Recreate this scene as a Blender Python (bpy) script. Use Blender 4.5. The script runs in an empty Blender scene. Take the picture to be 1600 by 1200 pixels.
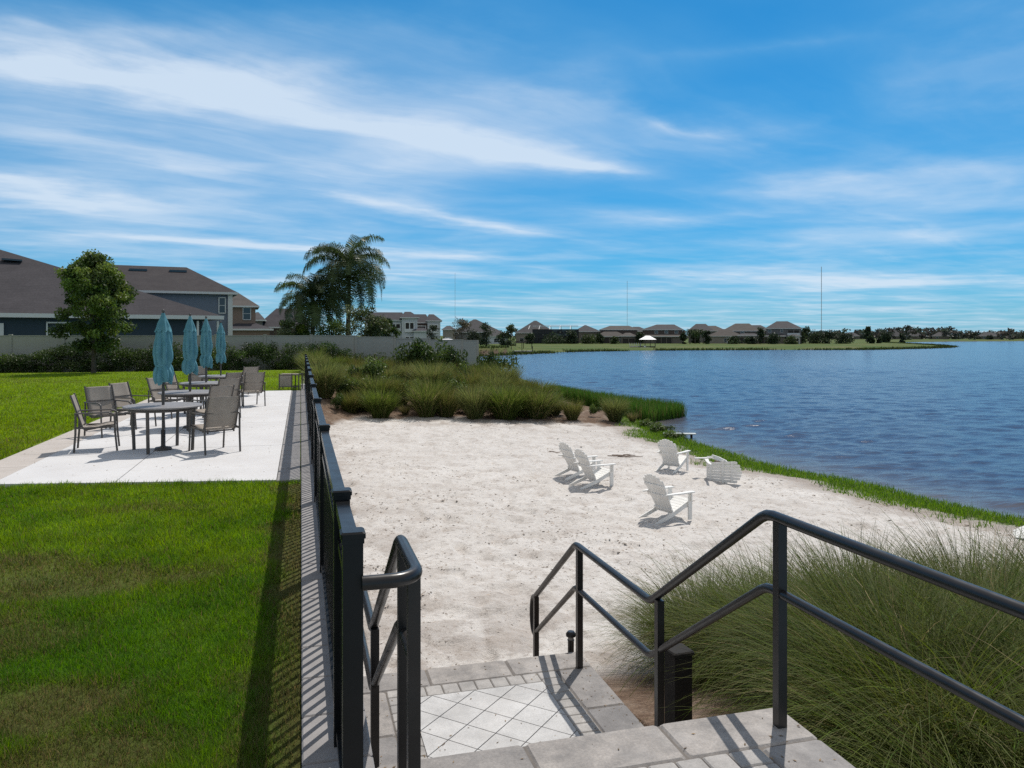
import bpy, math, random
import numpy as np
from mathutils import Vector, Matrix, Quaternion
R = math.radians
scene = bpy.context.scene
col = scene.collection
rnd = random.Random(7)

# ------------------------------------------------------------------ view
# metres; +Y runs along the metal fence, +X towards the lake, z = 0 is the lawn
EYE = 1.75
FPX = 1200.0
HOR = 524.0
YAW = math.atan(330.0 / FPX)
CS, SN = math.cos(YAW), math.sin(YAW)
def D(u, zc, z=0.0):
    """point on the bearing u at depth zc"""
    xc = (u - 800.0) / FPX * zc
    return Vector((xc * CS + zc * SN, -xc * SN + zc * CS, z))
def P(u, v, z=0.0):
    """point of the horizontal plane z seen at (u, v)"""
    return D(u, FPX * (EYE - z) / (v - HOR), z)
def depth(x, y): return x * SN + y * CS
def side(x, y): return x * CS - y * SN
def bearing(x, y): return 800 + FPX * side(x, y) / np.maximum(depth(x, y), .1)

cam_data = bpy.data.cameras.new('camera')
cam = bpy.data.objects.new('camera', cam_data); col.objects.link(cam)
cam.location = (0, 0, EYE); cam.rotation_euler = (R(90), 0, -YAW)
cam_data.sensor_width = 36; cam_data.lens = 36 * FPX / 1600
cam_data.shift_y = -(600 - HOR) / 1600
cam_data.clip_start = .05; cam_data.clip_end = 9000
scene.camera = cam
scene.cycles.sample_clamp_direct = 2.5; scene.cycles.sample_clamp_indirect = 4
scene.cycles.use_denoising = False      # keep the fine grain of sand, grass and ripples

# ------------------------------------------------------------------ helpers
def tag(o, label=None, cat=None, group=None, kind=None):
    if label: o['label'] = label
    if cat: o['category'] = cat
    if group: o['group'] = group
    if kind: o['kind'] = kind
    return o
def empty(name, loc=(0, 0, 0), rz=0, label=None, cat=None, group=None):
    o = bpy.data.objects.new(name, None); col.objects.link(o)
    o.empty_display_size = .2
    o.location = loc; o.rotation_euler = (0, 0, rz)
    return tag(o, label, cat, group)
def copy_tree(o, parent=None):
    c = o.copy(); col.objects.link(c)
    if parent is not None: c.parent = parent
    for ch in list(o.children): copy_tree(ch, c)
    return c
def ordinal(n):
    w = ['first', 'second', 'third', 'fourth', 'fifth', 'sixth', 'seventh', 'eighth', 'ninth', 'tenth', 'eleventh',
         'twelfth', 'thirteenth', 'fourteenth', 'fifteenth', 'sixteenth', 'seventeenth', 'eighteenth', 'nineteenth', 'twentieth']
    return w[n] if n < len(w) else '%dth' % (n + 1)

def fast_mesh(name, V, polys, color=None, smooth=False):
    V = np.asarray(V, dtype=np.float32)
    me = bpy.data.meshes.new(name)
    me.vertices.add(len(V)); me.vertices.foreach_set('co', V.ravel())
    loops = np.concatenate([np.asarray(p, dtype=np.int32).ravel() for p in polys])
    sizes = np.concatenate([np.full(len(p), p.shape[1], dtype=np.int32) for p in polys])
    starts = np.concatenate([[0], np.cumsum(sizes)[:-1]]).astype(np.int32)
    me.loops.add(len(loops)); me.loops.foreach_set('vertex_index', loops)
    me.polygons.add(len(sizes)); me.polygons.foreach_set('loop_start', starts)
    if smooth: me.polygons.foreach_set('use_smooth', np.ones(len(sizes), dtype=bool))
    if color is not None:
        c = np.ones((len(V), 4), dtype=np.float32); c[:, :color.shape[1]] = color
        at = me.color_attributes.new('col', 'FLOAT_COLOR', 'POINT'); at.data.foreach_set('color', c.ravel())
    me.update(); me.validate()
    return me
def link(name, me, mat, parent=None, loc=None):
    o = bpy.data.objects.new(name, me); col.objects.link(o)
    if mat is not None: me.materials.clear(); me.materials.append(mat)
    if parent is not None: o.parent = parent
    if loc is not None: o.location = loc
    return o

class MB:
    """collects shapes, builds ONE mesh object"""
    def __init__(s): s.v = []; s.f = []; s.sm = []
    def add(s, vs, fs, smooth=False):
        b = len(s.v); s.v += [tuple(v) for v in vs]
        s.f += [tuple(b + i for i in f) for f in fs]; s.sm += [smooth] * len(fs)
        return s
    def box(s, c, d, m=None, bev=0.0):
        x, y, z = d[0] / 2, d[1] / 2, d[2] / 2
        c = Vector(c)
        if bev <= 0:
            vs = [Vector((i * x, j * y, k * z)) for i in (-1, 1) for j in (-1, 1) for k in (-1, 1)]
            fs = [(0, 1, 3, 2), (4, 6, 7, 5), (0, 4, 5, 1), (2, 3, 7, 6), (0, 2, 6, 4), (1, 5, 7, 3)]
        else:   # chamfered vertical and top edges
            b = min(bev, x * .9, y * .9, z * .9)
            ring = lambda a, e: [(-a + b, -e), (a - b, -e), (a, -e + b), (a, e - b), (a - b, e), (-a + b, e), (-a, e - b), (-a, -e + b)]
            lv = [(ring(x, y), -z), (ring(x, y), z - b), (ring(x - b, y - b), z)]
            vs = [Vector((p[0], p[1], h)) for r, h in lv for p in r]
            fs = []
            for k in range(2):
                for i in range(8):
                    j = (i + 1) % 8
                    fs.append((k * 8 + i, k * 8 + j, k * 8 + 8 + j, k * 8 + 8 + i))
            fs.append(tuple(range(7, -1, -1))); fs.append(tuple(range(16, 24)))
        if m is not None: vs = [m @ v for v in vs]
        return s.add([v + c for v in vs], fs)
    def bar(s, a, b, w, h, up=(0, 0, 1)):
        """rectangular bar from a to b, w wide, h tall"""
        a, b = Vector(a), Vector(b); d = (b - a).normalized(); up = Vector(up)
        sx = d.cross(up)
        if sx.length < 1e-4: sx = d.cross(Vector((1, 0, 0)))
        sx.normalize(); uz = sx.cross(d).normalized()
        vs = []
        for p in (a, b):
            for i, j in ((-1, -1), (1, -1), (1, 1), (-1, 1)): vs.append(p + sx * (i * w / 2) + uz * (j * h / 2))
        return s.add(vs, [(0, 3, 2, 1), (4, 5, 6, 7), (0, 1, 5, 4), (1, 2, 6, 5), (2, 3, 7, 6), (3, 0, 4, 7)])
    def tube(s, pts, r, n=10, r2=None, smooth=True, closed=False):
        pts = [Vector(p) for p in pts]; N = len(pts)
        if not isinstance(r, (list, tuple)):
            r = [r + ((r2 if r2 is not None else r) - r) * i / max(1, N - 1) for i in range(N)]
        vs = []; prev = None
        for i, p in enumerate(pts):
            if closed: t = (pts[(i + 1) % N] - pts[i - 1])
            else: t = (pts[min(i + 1, N - 1)] - pts[max(i - 1, 0)])
            t.normalize()
            if prev is None:
                a = Vector((0, 0, 1)) if abs(t.z) < .9 else Vector((1, 0, 0))
                nx = t.cross(a).normalized()
            else:
                nx = prev - t * prev.dot(t)
                nx = nx.normalized() if nx.length > 1e-6 else t.orthogonal().normalized()
            prev = nx; ny = t.cross(nx)
            k = 1.0
            if 0 < i < N - 1:
                a1 = (pts[i] - pts[i - 1]).normalized(); k = 1 / max(.6, abs(a1.dot(t)))
            for j in range(n):
                an = 2 * math.pi * j / n
                vs.append(p + (nx * math.cos(an) + ny * math.sin(an)) * r[i] * k)
        fs = []
        for i in range(N if closed else N - 1):
            i2 = (i + 1) % N
            for j in range(n):
                j2 = (j + 1) % n
                fs.append((i * n + j, i * n + j2, i2 * n + j2, i2 * n + j))
        s.add(vs, fs, smooth)
        if not closed:
            s.add(vs[:n], [tuple(range(n - 1, -1, -1))]); s.add(vs[-n:], [tuple(range(n))])
        return s
    def lathe(s, prof, c=(0, 0, 0), n=24, smooth=True):
        vs = []; c = Vector(c)
        for r, z in prof:
            for j in range(n):
                a = 2 * math.pi * j / n; vs.append(c + Vector((r * math.cos(a), r * math.sin(a), z)))
        fs = []
        for i in range(len(prof) - 1):
            for j in range(n):
                j2 = (j + 1) % n; fs.append((i * n + j, i * n + j2, (i + 1) * n + j2, (i + 1) * n + j))
        s.add(vs, fs, smooth)
        s.add(vs[:n], [tuple(range(n - 1, -1, -1))]); s.add(vs[-n:], [tuple(range(n))])
        return s
    def prism(s, poly, ax, thick, m=None):
        """flat outline (list of 2-D points) given thickness; ax maps (p, q, t) -> 3-D"""
        n = len(poly)
        vs = [Vector(ax(p, q, -thick / 2)) for p, q in poly] + [Vector(ax(p, q, thick / 2)) for p, q in poly]
        if m is not None: vs = [m @ v for v in vs]
        fs = [tuple(range(n - 1, -1, -1)), tuple(range(n, 2 * n))]
        for i in range(n):
            j = (i + 1) % n; fs.append((i, j, n + j, n + i))
        return s.add(vs, fs)
    def build(s, name, mat, parent=None, loc=None):
        me = bpy.data.meshes.new(name)
        me.from_pydata([tuple(v) for v in s.v], [], s.f)
        me.polygons.foreach_set('use_smooth', s.sm)
        me.update()
        return link(name, me, mat, parent, loc)

# value noise -----------------------------------------------------------
def _hash(ix, iy, seed):
    h = (ix.astype(np.int64) * 374761393 + iy.astype(np.int64) * 668265263 + seed * 1442695041) & 0x7fffffff
    h = (h ^ (h >> 13)) * 1274126177 & 0x7fffffff
    return ((h ^ (h >> 16)) & 0xffff) / 65535.0
def vnoise(x, y, seed=1):
    ix, iy = np.floor(x), np.floor(y); fx, fy = x - ix, y - iy
    fx = fx * fx * (3 - 2 * fx); fy = fy * fy * (3 - 2 * fy)
    a = _hash(ix, iy, seed); b = _hash(ix + 1, iy, seed); c = _hash(ix, iy + 1, seed); d = _hash(ix + 1, iy + 1, seed)
    return (a * (1 - fx) + b * fx) * (1 - fy) + (c * (1 - fx) + d * fx) * fy
def fbm(x, y, seed=1, octv=4):
    t = 0; a = .5; n = 0
    for k in range(octv):
        t = t + a * vnoise(x * 2 ** k + 17.3 * k, y * 2 ** k - 9.1 * k, seed + k); n += a; a *= .5
    return t / n
def sstep(a, b, x):
    t = np.clip((x - a) / (b - a), 0, 1); return t * t * (3 - 2 * t)

# ------------------------------------------------------------------ materials
class NT:
    def __init__(s, name):
        s.m = bpy.data.materials.new(name); s.m.use_nodes = True; s.t = s.m.node_tree
        s.b = s.t.nodes['Principled BSDF']; s.out = s.t.nodes['Material Output']
    def n(s, typ, **kw):
        nd = s.t.nodes.new(typ)
        for k, v in kw.items():
            if k.startswith('_'): setattr(nd, k[1:], v)
            else: nd.inputs[k.replace('_', ' ')].default_value = v
        return nd
    def l(s, a, b): s.t.links.new(a, b)
    def coord(s, kind='Object', scale=None, rot=None):
        tc = s.n('ShaderNodeTexCoord'); o = tc.outputs[kind]
        if scale is not None or rot is not None:
            mp = s.n('ShaderNodeMapping'); s.l(o, mp.inputs['Vector'])
            if scale is not None: mp.inputs['Scale'].default_value = scale
            if rot is not None: mp.inputs['Rotation'].default_value = rot
            o = mp.outputs[0]
        return o
    def noise(s, scale, detail=4, rough=.55, vec=None, dist=0):
        nd = s.n('ShaderNodeTexNoise'); nd.inputs['Scale'].default_value = scale
        nd.inputs['Detail'].default_value = detail; nd.inputs['Roughness'].default_value = rough
        nd.inputs['Distortion'].default_value = dist
        s.l(vec if vec is not None else s.coord(), nd.inputs['Vector']); return nd.outputs['Fac']
    def ramp(s, fac, stops):
        r = s.n('ShaderNodeValToRGB'); e = r.color_ramp.elements
        while len(e) < len(stops): e.new(.5)
        for i, (p, c) in enumerate(stops):
            e[i].position = p; e[i].color = (c, c, c, 1) if not isinstance(c, (tuple, list)) else (*c, 1)
        s.l(fac, r.inputs['Fac']); return r.outputs['Color']
    def mix(s, fac, a, b, blend='MIX'):
        m = s.n('ShaderNodeMix', _data_type='RGBA', _blend_type=blend)
        for sock, v in ((m.inputs[0], fac), (m.inputs[6], a), (m.inputs[7], b)):
            if isinstance(v, bpy.types.NodeSocket): s.l(v, sock)
            elif isinstance(v, (tuple, list)): sock.default_value = (*v, 1)
            else: sock.default_value = v
        return m.outputs[2]
    def math(s, op, a, b=0.0, c=None):
        m = s.n('ShaderNodeMath', _operation=op)
        for i, v in enumerate((a, b) if c is None else (a, b, c)):
            if isinstance(v, bpy.types.NodeSocket): s.l(v, m.inputs[i])
            else: m.inputs[i].default_value = v
        return m.outputs[0]
    def bump(s, h, strength=.3, dist=.02, prev=None):
        b = s.n('ShaderNodeBump'); b.inputs['Strength'].default_value = strength; b.inputs['Distance'].default_value = dist
        s.l(h, b.inputs['Height'])
        if prev is not None: s.l(prev, b.inputs['Normal'])
        return b.outputs['Normal']
    def attr(s, name='col'):
        a = s.n('ShaderNodeAttribute', _attribute_name=name); return a.outputs['Color']
    def set(s, color=None, rough=None, normal=None, metal=None, spec=None):
        for k, v in (('Base Color', color), ('Roughness', rough), ('Normal', normal), ('Metallic', metal), ('Specular IOR Level', spec)):
            if v is None: continue
            if isinstance(v, bpy.types.NodeSocket): s.l(v, s.b.inputs[k])
            elif isinstance(v, (tuple, list)): s.b.inputs[k].default_value = (*v, 1)
            else: s.b.inputs[k].default_value = v
        return s.m

def mottled(name, c1, c2, scale=8, rough=.6, bump=.15, bdist=.01, spec=.5, fine=60, metal=0.0):
    t = NT(name)
    f = t.noise(scale, 6, .6)
    g = t.noise(fine, 3, .6)
    c = t.mix(t.ramp(f, [(.3, 0.0), (.7, 1.0)]), c1, c2)
    c = t.mix(t.ramp(g, [(.35, .22), (.65, 0.0)]), c, tuple(x * .6 for x in c1))
    return t.set(c, rough, t.bump(g, bump, bdist), metal, spec)
def paint(name, c, rough=.4, wear=.2, scale=14, spec=.5, metal=0):
    t = NT(name)
    f = t.noise(scale * .4, 3, .55)
    cc = t.mix(t.math('MULTIPLY', t.ramp(f, [(.4, 0.0), (.75, 1.0)]), wear), c, tuple(min(1, x * 1.9 + .03) for x in c))
    rr = t.ramp(t.noise(scale * .5, 3), [(.3, max(.05, rough - .05)), (.7, min(1, rough + .1))])
    return t.set(cc, rr, None, metal, spec)
def leafmat(name, trans=.35, rough=.5, spec=.3):
    t = NT(name); c = t.attr()
    t.set(c, rough, None, 0, spec)
    tr = t.n('ShaderNodeBsdfTranslucent')
    hs = t.n('ShaderNodeHueSaturation'); hs.inputs['Value'].default_value = 1.5; hs.inputs['Hue'].default_value = .49
    hs.inputs['Saturation'].default_value = 1.1
    t.l(c, hs.inputs['Color']); t.l(hs.outputs[0], tr.inputs['Color'])
    mx = t.n('ShaderNodeMixShader'); mx.inputs[0].default_value = trans
    t.l(t.b.outputs[0], mx.inputs[1]); t.l(tr.outputs[0], mx.inputs[2]); t.l(mx.outputs[0], t.out.inputs['Surface'])
    return t.m
# ------------------------------------------------------------------ light and sky
SUN_EL, SUN_AZ = R(58), R(37)
sv = Vector((math.sin(SUN_AZ) * math.cos(SUN_EL), math.cos(SUN_AZ) * math.cos(SUN_EL), math.sin(SUN_EL)))
sun = bpy.data.lights.new('sun', 'SUN'); sun.energy = 3.7; sun.angle = R(.5); sun.color = (1, .95, .88)
so = bpy.data.objects.new('sun', sun); col.objects.link(so); so.rotation_mode = 'QUATERNION'
so.rotation_quaternion = sv.to_track_quat('Z', 'Y')
scene.view_settings.view_transform = 'Standard'; scene.view_settings.look = 'None'
scene.view_settings.exposure = 0; scene.view_settings.gamma = 1

def make_world():
    w = bpy.data.worlds.new('World'); scene.world = w; w.use_nodes = True
    t = w.node_tree; N = t.nodes; N.clear()
    out = N.new('ShaderNodeOutputWorld'); bg = N.new('ShaderNodeBackground'); t.links.new(bg.outputs[0], out.inputs[0])
    bg.inputs['Strength'].default_value = .1
    sky = N.new('ShaderNodeTexSky'); sky.sky_type = 'NISHITA'; sky.sun_disc = False
    sky.sun_elevation = SUN_EL; sky.sun_rotation = SUN_AZ
    sky.altitude = 0; sky.air_density = 1.0; sky.dust_density = .35; sky.ozone_density = 4.5
    def M(op, a, b=0.0, c=None):
        m = N.new('ShaderNodeMath'); m.operation = op
        for i, v in enumerate((a, b) if c is None else (a, b, c)):
            if isinstance(v, bpy.types.NodeSocket): t.links.new(v, m.inputs[i])
            else: m.inputs[i].default_value = v
        return m.outputs[0]
    tc = N.new('ShaderNodeTexCoord')
    vn = N.new('ShaderNodeVectorMath'); vn.operation = 'NORMALIZE'; t.links.new(tc.outputs['Generated'], vn.inputs[0])
    sp = N.new('ShaderNodeSeparateXYZ'); t.links.new(vn.outputs[0], sp.inputs[0])
    X, Y, Z = sp.outputs
    zz = M('ADD', M('MAXIMUM', Z, 0.0), .03)
    # cloud layer: a flat sheet high above, axes turned so that p lies to the right and q straight ahead
    px = M('DIVIDE', M('SUBTRACT', M('MULTIPLY', X, CS), M('MULTIPLY', Y, SN)), zz)
    qy = M('DIVIDE', M('ADD', M('MULTIPLY', X, SN), M('MULTIPLY', Y, CS)), zz)
    def comb(a, b, c=0.0):
        n = N.new('ShaderNodeCombineXYZ')
        for i, v in enumerate((a, b, c)):
            if isinstance(v, bpy.types.NodeSocket): t.links.new(v, n.inputs[i])
            else: n.inputs[i].default_value = v
        return n.outputs[0]
    def noise(vec, scale, detail=6, rough=.6, dist=0.0):
        n = N.new('ShaderNodeTexNoise'); n.inputs['Scale'].default_value = scale; n.inputs['Detail'].default_value = detail
        n.inputs['Roughness'].default_value = rough - .06; n.inputs['Distortion'].default_value = dist
        t.links.new(vec, n.inputs['Vector']); return n.outputs['Fac']
    def ss(x, a, b):
        n = N.new('ShaderNodeMapRange'); n.interpolation_type = 'SMOOTHSTEP'
        t.links.new(x, n.inputs[0]); n.inputs[1].default_value = a; n.inputs[2].default_value = b
        return n.outputs[0]
    P0 = comb(px, qy)
    warp = M('SUBTRACT', noise(P0, .55, 4, .6), .5)
    warp2 = M('SUBTRACT', noise(P0, 2.2, 5, .65), .5)
    # fibres run at about 45 degrees in the sheet: a along, b across
    def axes(ang):
        a = M('ADD', M('MULTIPLY', px, math.cos(ang)), M('MULTIPLY', qy, math.sin(ang)))
        b = M('SUBTRACT', M('MULTIPLY', qy, math.cos(ang)), M('MULTIPLY', px, math.sin(ang)))
        return a, b
    a1, b1 = axes(R(42))
    b1w = M('ADD', b1, M('MULTIPLY', warp, .9))
    fib = noise(comb(M('MULTIPLY', a1, .45), M('MULTIPLY', b1w, 2.0)), 1.0, 9, .62, .35)
    fine = noise(comb(M('MULTIPLY', a1, .9), M('MULTIPLY', b1w, 6.0), 3.1), 1.0, 7, .65, .2)
    soft = noise(P0, .5, 5, .55, .3)
    puff = noise(comb(M('MULTIPLY', px, .8), M('MULTIPLY', qy, 1.0), 7.7), 1.6, 7, .6, .2)
    tot = M('MULTIPLY', ss(fib, .42, .86), .15)
    tot = M('ADD', tot, M('ADD', .085, M('MULTIPLY', ss(soft, .38, .80), .26)))
    # the streaks one can tell apart: (p0, q0) -> (p1, q1) in the sheet, half width, density
    def streak(p0, q0, p1, q1, w, dens, e0=.25, e1=.25, rag=.5, tx=.45):
        ang = math.atan2(q1 - q0, p1 - p0); L = math.hypot(p1 - p0, q1 - q0)
        aa = M('ADD', M('MULTIPLY', M('SUBTRACT', px, p0), math.cos(ang)), M('MULTIPLY', M('SUBTRACT', qy, q0), math.sin(ang)))
        bb = M('SUBTRACT', M('MULTIPLY', M('SUBTRACT', qy, q0), math.cos(ang)), M('MULTIPLY', M('SUBTRACT', px, p0), math.sin(ang)))
        bb = M('ADD', bb, M('MULTIPLY', warp2, rag * w * 3)); bb = M('ADD', bb, M('MULTIPLY', warp, rag * w * 2))
        g = M('EXPONENT', M('MULTIPLY', M('POWER', M('ABSOLUTE', M('DIVIDE', bb, w)), 1.3), -1.0))
        win = M('MULTIPLY', ss(aa, -e0 * L, e0 * L), M('SUBTRACT', 1.0, ss(aa, L * (1 - e1), L * (1 + e1))))
        tex = M('ADD', 1.08 - tx, M('MULTIPLY', M('ADD', M('MULTIPLY', ss(fine, .30, .72), .6), M('MULTIPLY', ss(puff, .34, .68), .5)), tx))
        return M('MULTIPLY', M('MULTIPLY', g, win), M('MULTIPLY', tex, dens))
    def pq(u, v):
        zz = (HOR - v) / FPX; n = math.sqrt(1 + ((u - 800) / FPX) ** 2 + zz * zz)
        k = 1 / (zz + .03 * n); return (u - 800) / FPX * k, k
    def st(u0, v0, u1, v1, w, dens, **k):
        p0, q0 = pq(u0, v0); p1, q1 = pq(u1, v1); return streak(p0, q0, p1, q1, w, dens, **k)
    for s_ in (st(-120, 74, 430, 156, .22, .60, rag=.7, tx=.66), st(-120, 66, 470, 150, .42, .30, rag=.4, tx=.25), st(430, 166, 1040, 262, .36, .20, rag=.5, tx=.25), st(-200, 185, 820, 262, .8, .20, rag=.4, tx=.3), st(-200, 330, 700, 330, 1.5, .12, rag=.4, tx=.3), st(1100, 320, 1800, 260, 1.0, .14, rag=.5, tx=.2), st(1360, 130, 1800, 90, .45, .14, rag=.6, tx=.25), st(880, 160, 1200, 235, .32, .15, rag=.8, tx=.3), st(350, 20, 800, 80, .3, .16, rag=.6, tx=.3), st(250, 90, 880, 190, .55, .24, rag=.5, tx=.3), st(1380, 90, 1800, 40, .5, .18, rag=.6, tx=.2), st(200, 240, 700, 300, .5, .14, rag=.6, tx=.3), st(120, 105, 520, 190, .10, .25), st(430, 164, 960, 266, .13, .40, rag=.8, tx=.6),
               st(640, 215, 1000, 270, .10, .35), st(520, 300, 830, 365, .16, .38, rag=.7), st(0, 40, 420, 60, .12, .14),
               st(160, 368, 560, 395, .26, .5), st(540, 396, 760, 402, .35, .35), st(360, 440, 700, 425, .5, .3),
               st(-60, 260, 140, 330, .40, .40, rag=.8, tx=.25), st(1050, 90, 1350, 60, .09, .20, rag=.8), st(1160, 300, 1640, 255, .34, .16, rag=.8, tx=.25),
               st(1010, 190, 1130, 215, .07, .25, rag=.8),
               st(1060, 425, 1400, 445, .6, .3), st(1200, 450, 1480, 440, .6, .26), st(880, 330, 1120, 350, .22, .15), st(-40, 170, 330, 270, .35, .12, rag=.8)):
        tot = M('ADD', tot, s_)
    # thin veil towards the horizon
    veil = M('MULTIPLY', M('SUBTRACT', 1.0, ss(Z, .0, .40)), M('ADD', .33, M('MULTIPLY', ss(puff, .3, .75), .15)))
    tot = M('ADD', tot, veil)
    # unseen broken white cloud added overhead and behind the viewer as neutral fill light
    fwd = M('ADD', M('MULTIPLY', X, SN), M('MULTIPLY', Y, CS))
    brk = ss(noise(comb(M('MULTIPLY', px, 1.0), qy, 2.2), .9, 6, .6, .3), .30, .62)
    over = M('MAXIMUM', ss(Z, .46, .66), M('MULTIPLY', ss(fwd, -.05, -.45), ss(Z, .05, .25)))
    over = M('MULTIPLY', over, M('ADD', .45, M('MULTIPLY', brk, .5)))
    tot = M('MINIMUM', tot, .90)
    hs = N.new('ShaderNodeHueSaturation'); hs.inputs['Saturation'].default_value = 1.2; hs.inputs['Value'].default_value = 1.0
    hs.inputs['Hue'].default_value = .488
    pass
    tm = N.new('ShaderNodeMix'); tm.data_type = 'RGBA'; tm.blend_type = 'MULTIPLY'; tm.inputs[0].default_value = 1
    t.links.new(sky.outputs[0], tm.inputs[6]); tm.inputs[7].default_value = (.28, .63, .98, 1)
    mx = N.new('ShaderNodeMix'); mx.data_type = 'RGBA'
    t.links.new(tot, mx.inputs[0]); t.links.new(tm.outputs[2], hs.inputs['Color']); t.links.new(hs.outputs[0], mx.inputs[6])
    # cloud light: whiter where thick, blue-grey where thin
    cm = N.new('ShaderNodeMix'); cm.data_type = 'RGBA'; t.links.new(ss(tot, .25, .85), cm.inputs[0])
    cm.inputs[6].default_value = (2.2, 5.2, 7.9, 1); cm.inputs[7].default_value = (6.7, 7.9, 9.2, 1)
    t.links.new(cm.outputs[2], mx.inputs[7])
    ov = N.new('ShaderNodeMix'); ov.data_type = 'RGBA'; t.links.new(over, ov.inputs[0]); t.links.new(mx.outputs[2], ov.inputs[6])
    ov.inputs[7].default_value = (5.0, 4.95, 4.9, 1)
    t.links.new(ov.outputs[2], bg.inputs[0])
make_world()

# ------------------------------------------------------------------ lake outline (world metres), seen at the water level
ZW = -2.25
_sh = [(1600, 815), (1500, 793), (1400, 772), (1300, 750), (1200, 728), (1130, 705), (1075, 690), (1045, 676), (1015, 662), (985, 652), (940, 642),
       (880, 626), (850, 606), (800, 584), (770, 574), (735, 567), (700, 562), (690, 558), (750, 556), (820, 553), (900, 549.5), (1000, 547.8), (1080, 547.2),
       (1200, 546.8), (1350, 546.6), (1440, 544.6), (1476, 543.2), (1483, 541.6), (1462, 539.8), (1430, 538), (1392, 536.2), (1380, 535.2),
       (1450, 534.4), (1480, 533.9), (1600, 533.2), (1800, 532.6)]
LAKE = [(P(u, v, ZW).x, P(u, v, ZW).y) for u, v in _sh]
LAKE += [(900, 60), (300, -60), (60, -40), (22, -12), (14.2, 1.0)]
_n0 = P(1600, 815, ZW)
LAKE.append((_n0.x + 1.6, _n0.y - 4.5))
_L = np.array(LAKE)
def lake_dist(x, y):
    """distance to the shore: + on land, - in the lake"""
    x = np.asarray(x, float); y = np.asarray(y, float)
    best = np.full(x.shape, 1e18); ins = np.zeros(x.shape, bool)
    n = len(_L)
    for i in range(n):
        ax, ay = _L[i]; bx, by = _L[(i + 1) % n]
        dx, dy = bx - ax, by - ay
        t = np.clip(((x - ax) * dx + (y - ay) * dy) / (dx * dx + dy * dy), 0, 1)
        best = np.minimum(best, (x - ax - t * dx) ** 2 + (y - ay - t * dy) ** 2)
        c = ((ay > y) != (by > y)); xi = ax + (y - ay) / np.where(abs(dy) < 1e-9, 1e-9, dy) * dx
        ins ^= c & (x < xi)
    return np.where(ins, -1, 1) * np.sqrt(best)

LAND_X = .12
def terrain(x, y, with_mask=False):
    x = np.asarray(x, float); y = np.asarray(y, float)
    zc = depth(x, y); d = lake_dist(x, y)
    wig = (fbm(x * .35, y * .35, 3) - .5)
    d = d + np.where(zc < 60, wig * .9, wig * np.minimum(zc * .012, 3))
    dl = np.maximum(d, 0)
    bed = ZW - np.minimum(1.6, .05 + .45 * np.maximum(-d, 0))
    beach = ZW + .64 * (1 - np.exp(-dl / 4.5))
    pit = vnoise(x * 2.3 + 3 * fbm(x, y, 91, 2), y * 2.3, 93); pit2 = vnoise(x * 4.6, y * 4.6 + 2 * fbm(x * 1.5, y * 1.5, 95, 2), 97)
    dune = (fbm(x * .9, y * .9, 5, 4) - .5) * .09 - .06 * sstep(.60, .86, pit) - .042 * sstep(.6, .86, pit2) + (fbm(x * 3.2, y * 3.2, 9, 3) - .5) * .025
    beach = beach + dune * np.minimum(1, dl / 2)
    nb = sstep(31.0, 39, zc + 3.5 * (1 - sstep(.3, 2.6, x)))
    beach = beach + nb * 1.15 * (1 - np.exp(-dl / 6))
    beach = beach * (1 - sstep(39, 50, zc)) + (ZW + 1.5 * (1 - np.exp(-dl / 8))) * sstep(39, 50, zc)
    pb = sstep(2.16, 2.22, x) * (1 - sstep(8.5, 11.5, x)) * (1 - sstep(6.2, 8.2, y))
    bedz = -.80 - .72 * sstep(4.2, 7.6, y) - .05 * np.clip(x - 2.2, 0, 8)
    beach = beach * (1 - pb) + np.maximum(bedz, beach) * pb
    far = ZW + .62 * (1 - np.exp(-dl / 6)) + .2 * sstep(20, 90, dl)
    ff = sstep(90, 130, zc)
    land = beach * (1 - ff) + far * ff
    left = (1 - sstep(LAND_X, LAND_X + .1, x - np.maximum(0, y - 36) * .35)) * (1 - sstep(170, 230, zc))
    lz = np.where(y < 55, -.10, -.10 - .7 * sstep(55, 110, y))
    land = land * (1 - left) + lz * left
    z = np.where(d > 0, land, bed)
    if not with_mask: return z
    grow = fbm(x * .8, y * .8, 21)
    strip = (1 - sstep(1.0, 2.3 + 2.4 * (grow - .5), d)) * (zc < 36)           # green fringe along the water
    green = np.maximum(strip, sstep(43, 48, zc))
    green = np.maximum(green, left * 1.0)
    mulch = np.maximum(sstep(31.2, 32.2, zc + (grow - .5) * 2.2 + 4.0 * (1 - sstep(.3, 2.6, x))) * (zc < 48), pb * (x > 2.1) * (1 - sstep(6.6, 7.9, y + (grow - .5) * 1.2)))
    mulch = np.maximum(mulch, .42 * np.maximum(sstep(27.5, 31, zc), (1 - sstep(7.2, 11, y)) * (x > 0)) * sstep(.46, .62, fbm(x * 1.7, y * 1.7, 27, 5)) * (zc < 34) * (d > 1.5))
    mulch = np.maximum(mulch, .38 * (1 - sstep(.3, 2.2 + (grow - .5) * 3, x)) * sstep(.42, .62, fbm(x * 2.2, y * 2.2, 25, 4)))
    mulch = np.maximum(mulch, .55 * (1 - sstep(2.0, 3.2 + (grow - .5) * 2.5, d)) * (zc < 36))
    m = np.stack([np.clip(green, 0, 1), np.clip(mulch, 0, 1) * (1 - np.clip(green, 0, 1)), np.clip(-d, 0, 1)], -1)
    return z, m, d

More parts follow.
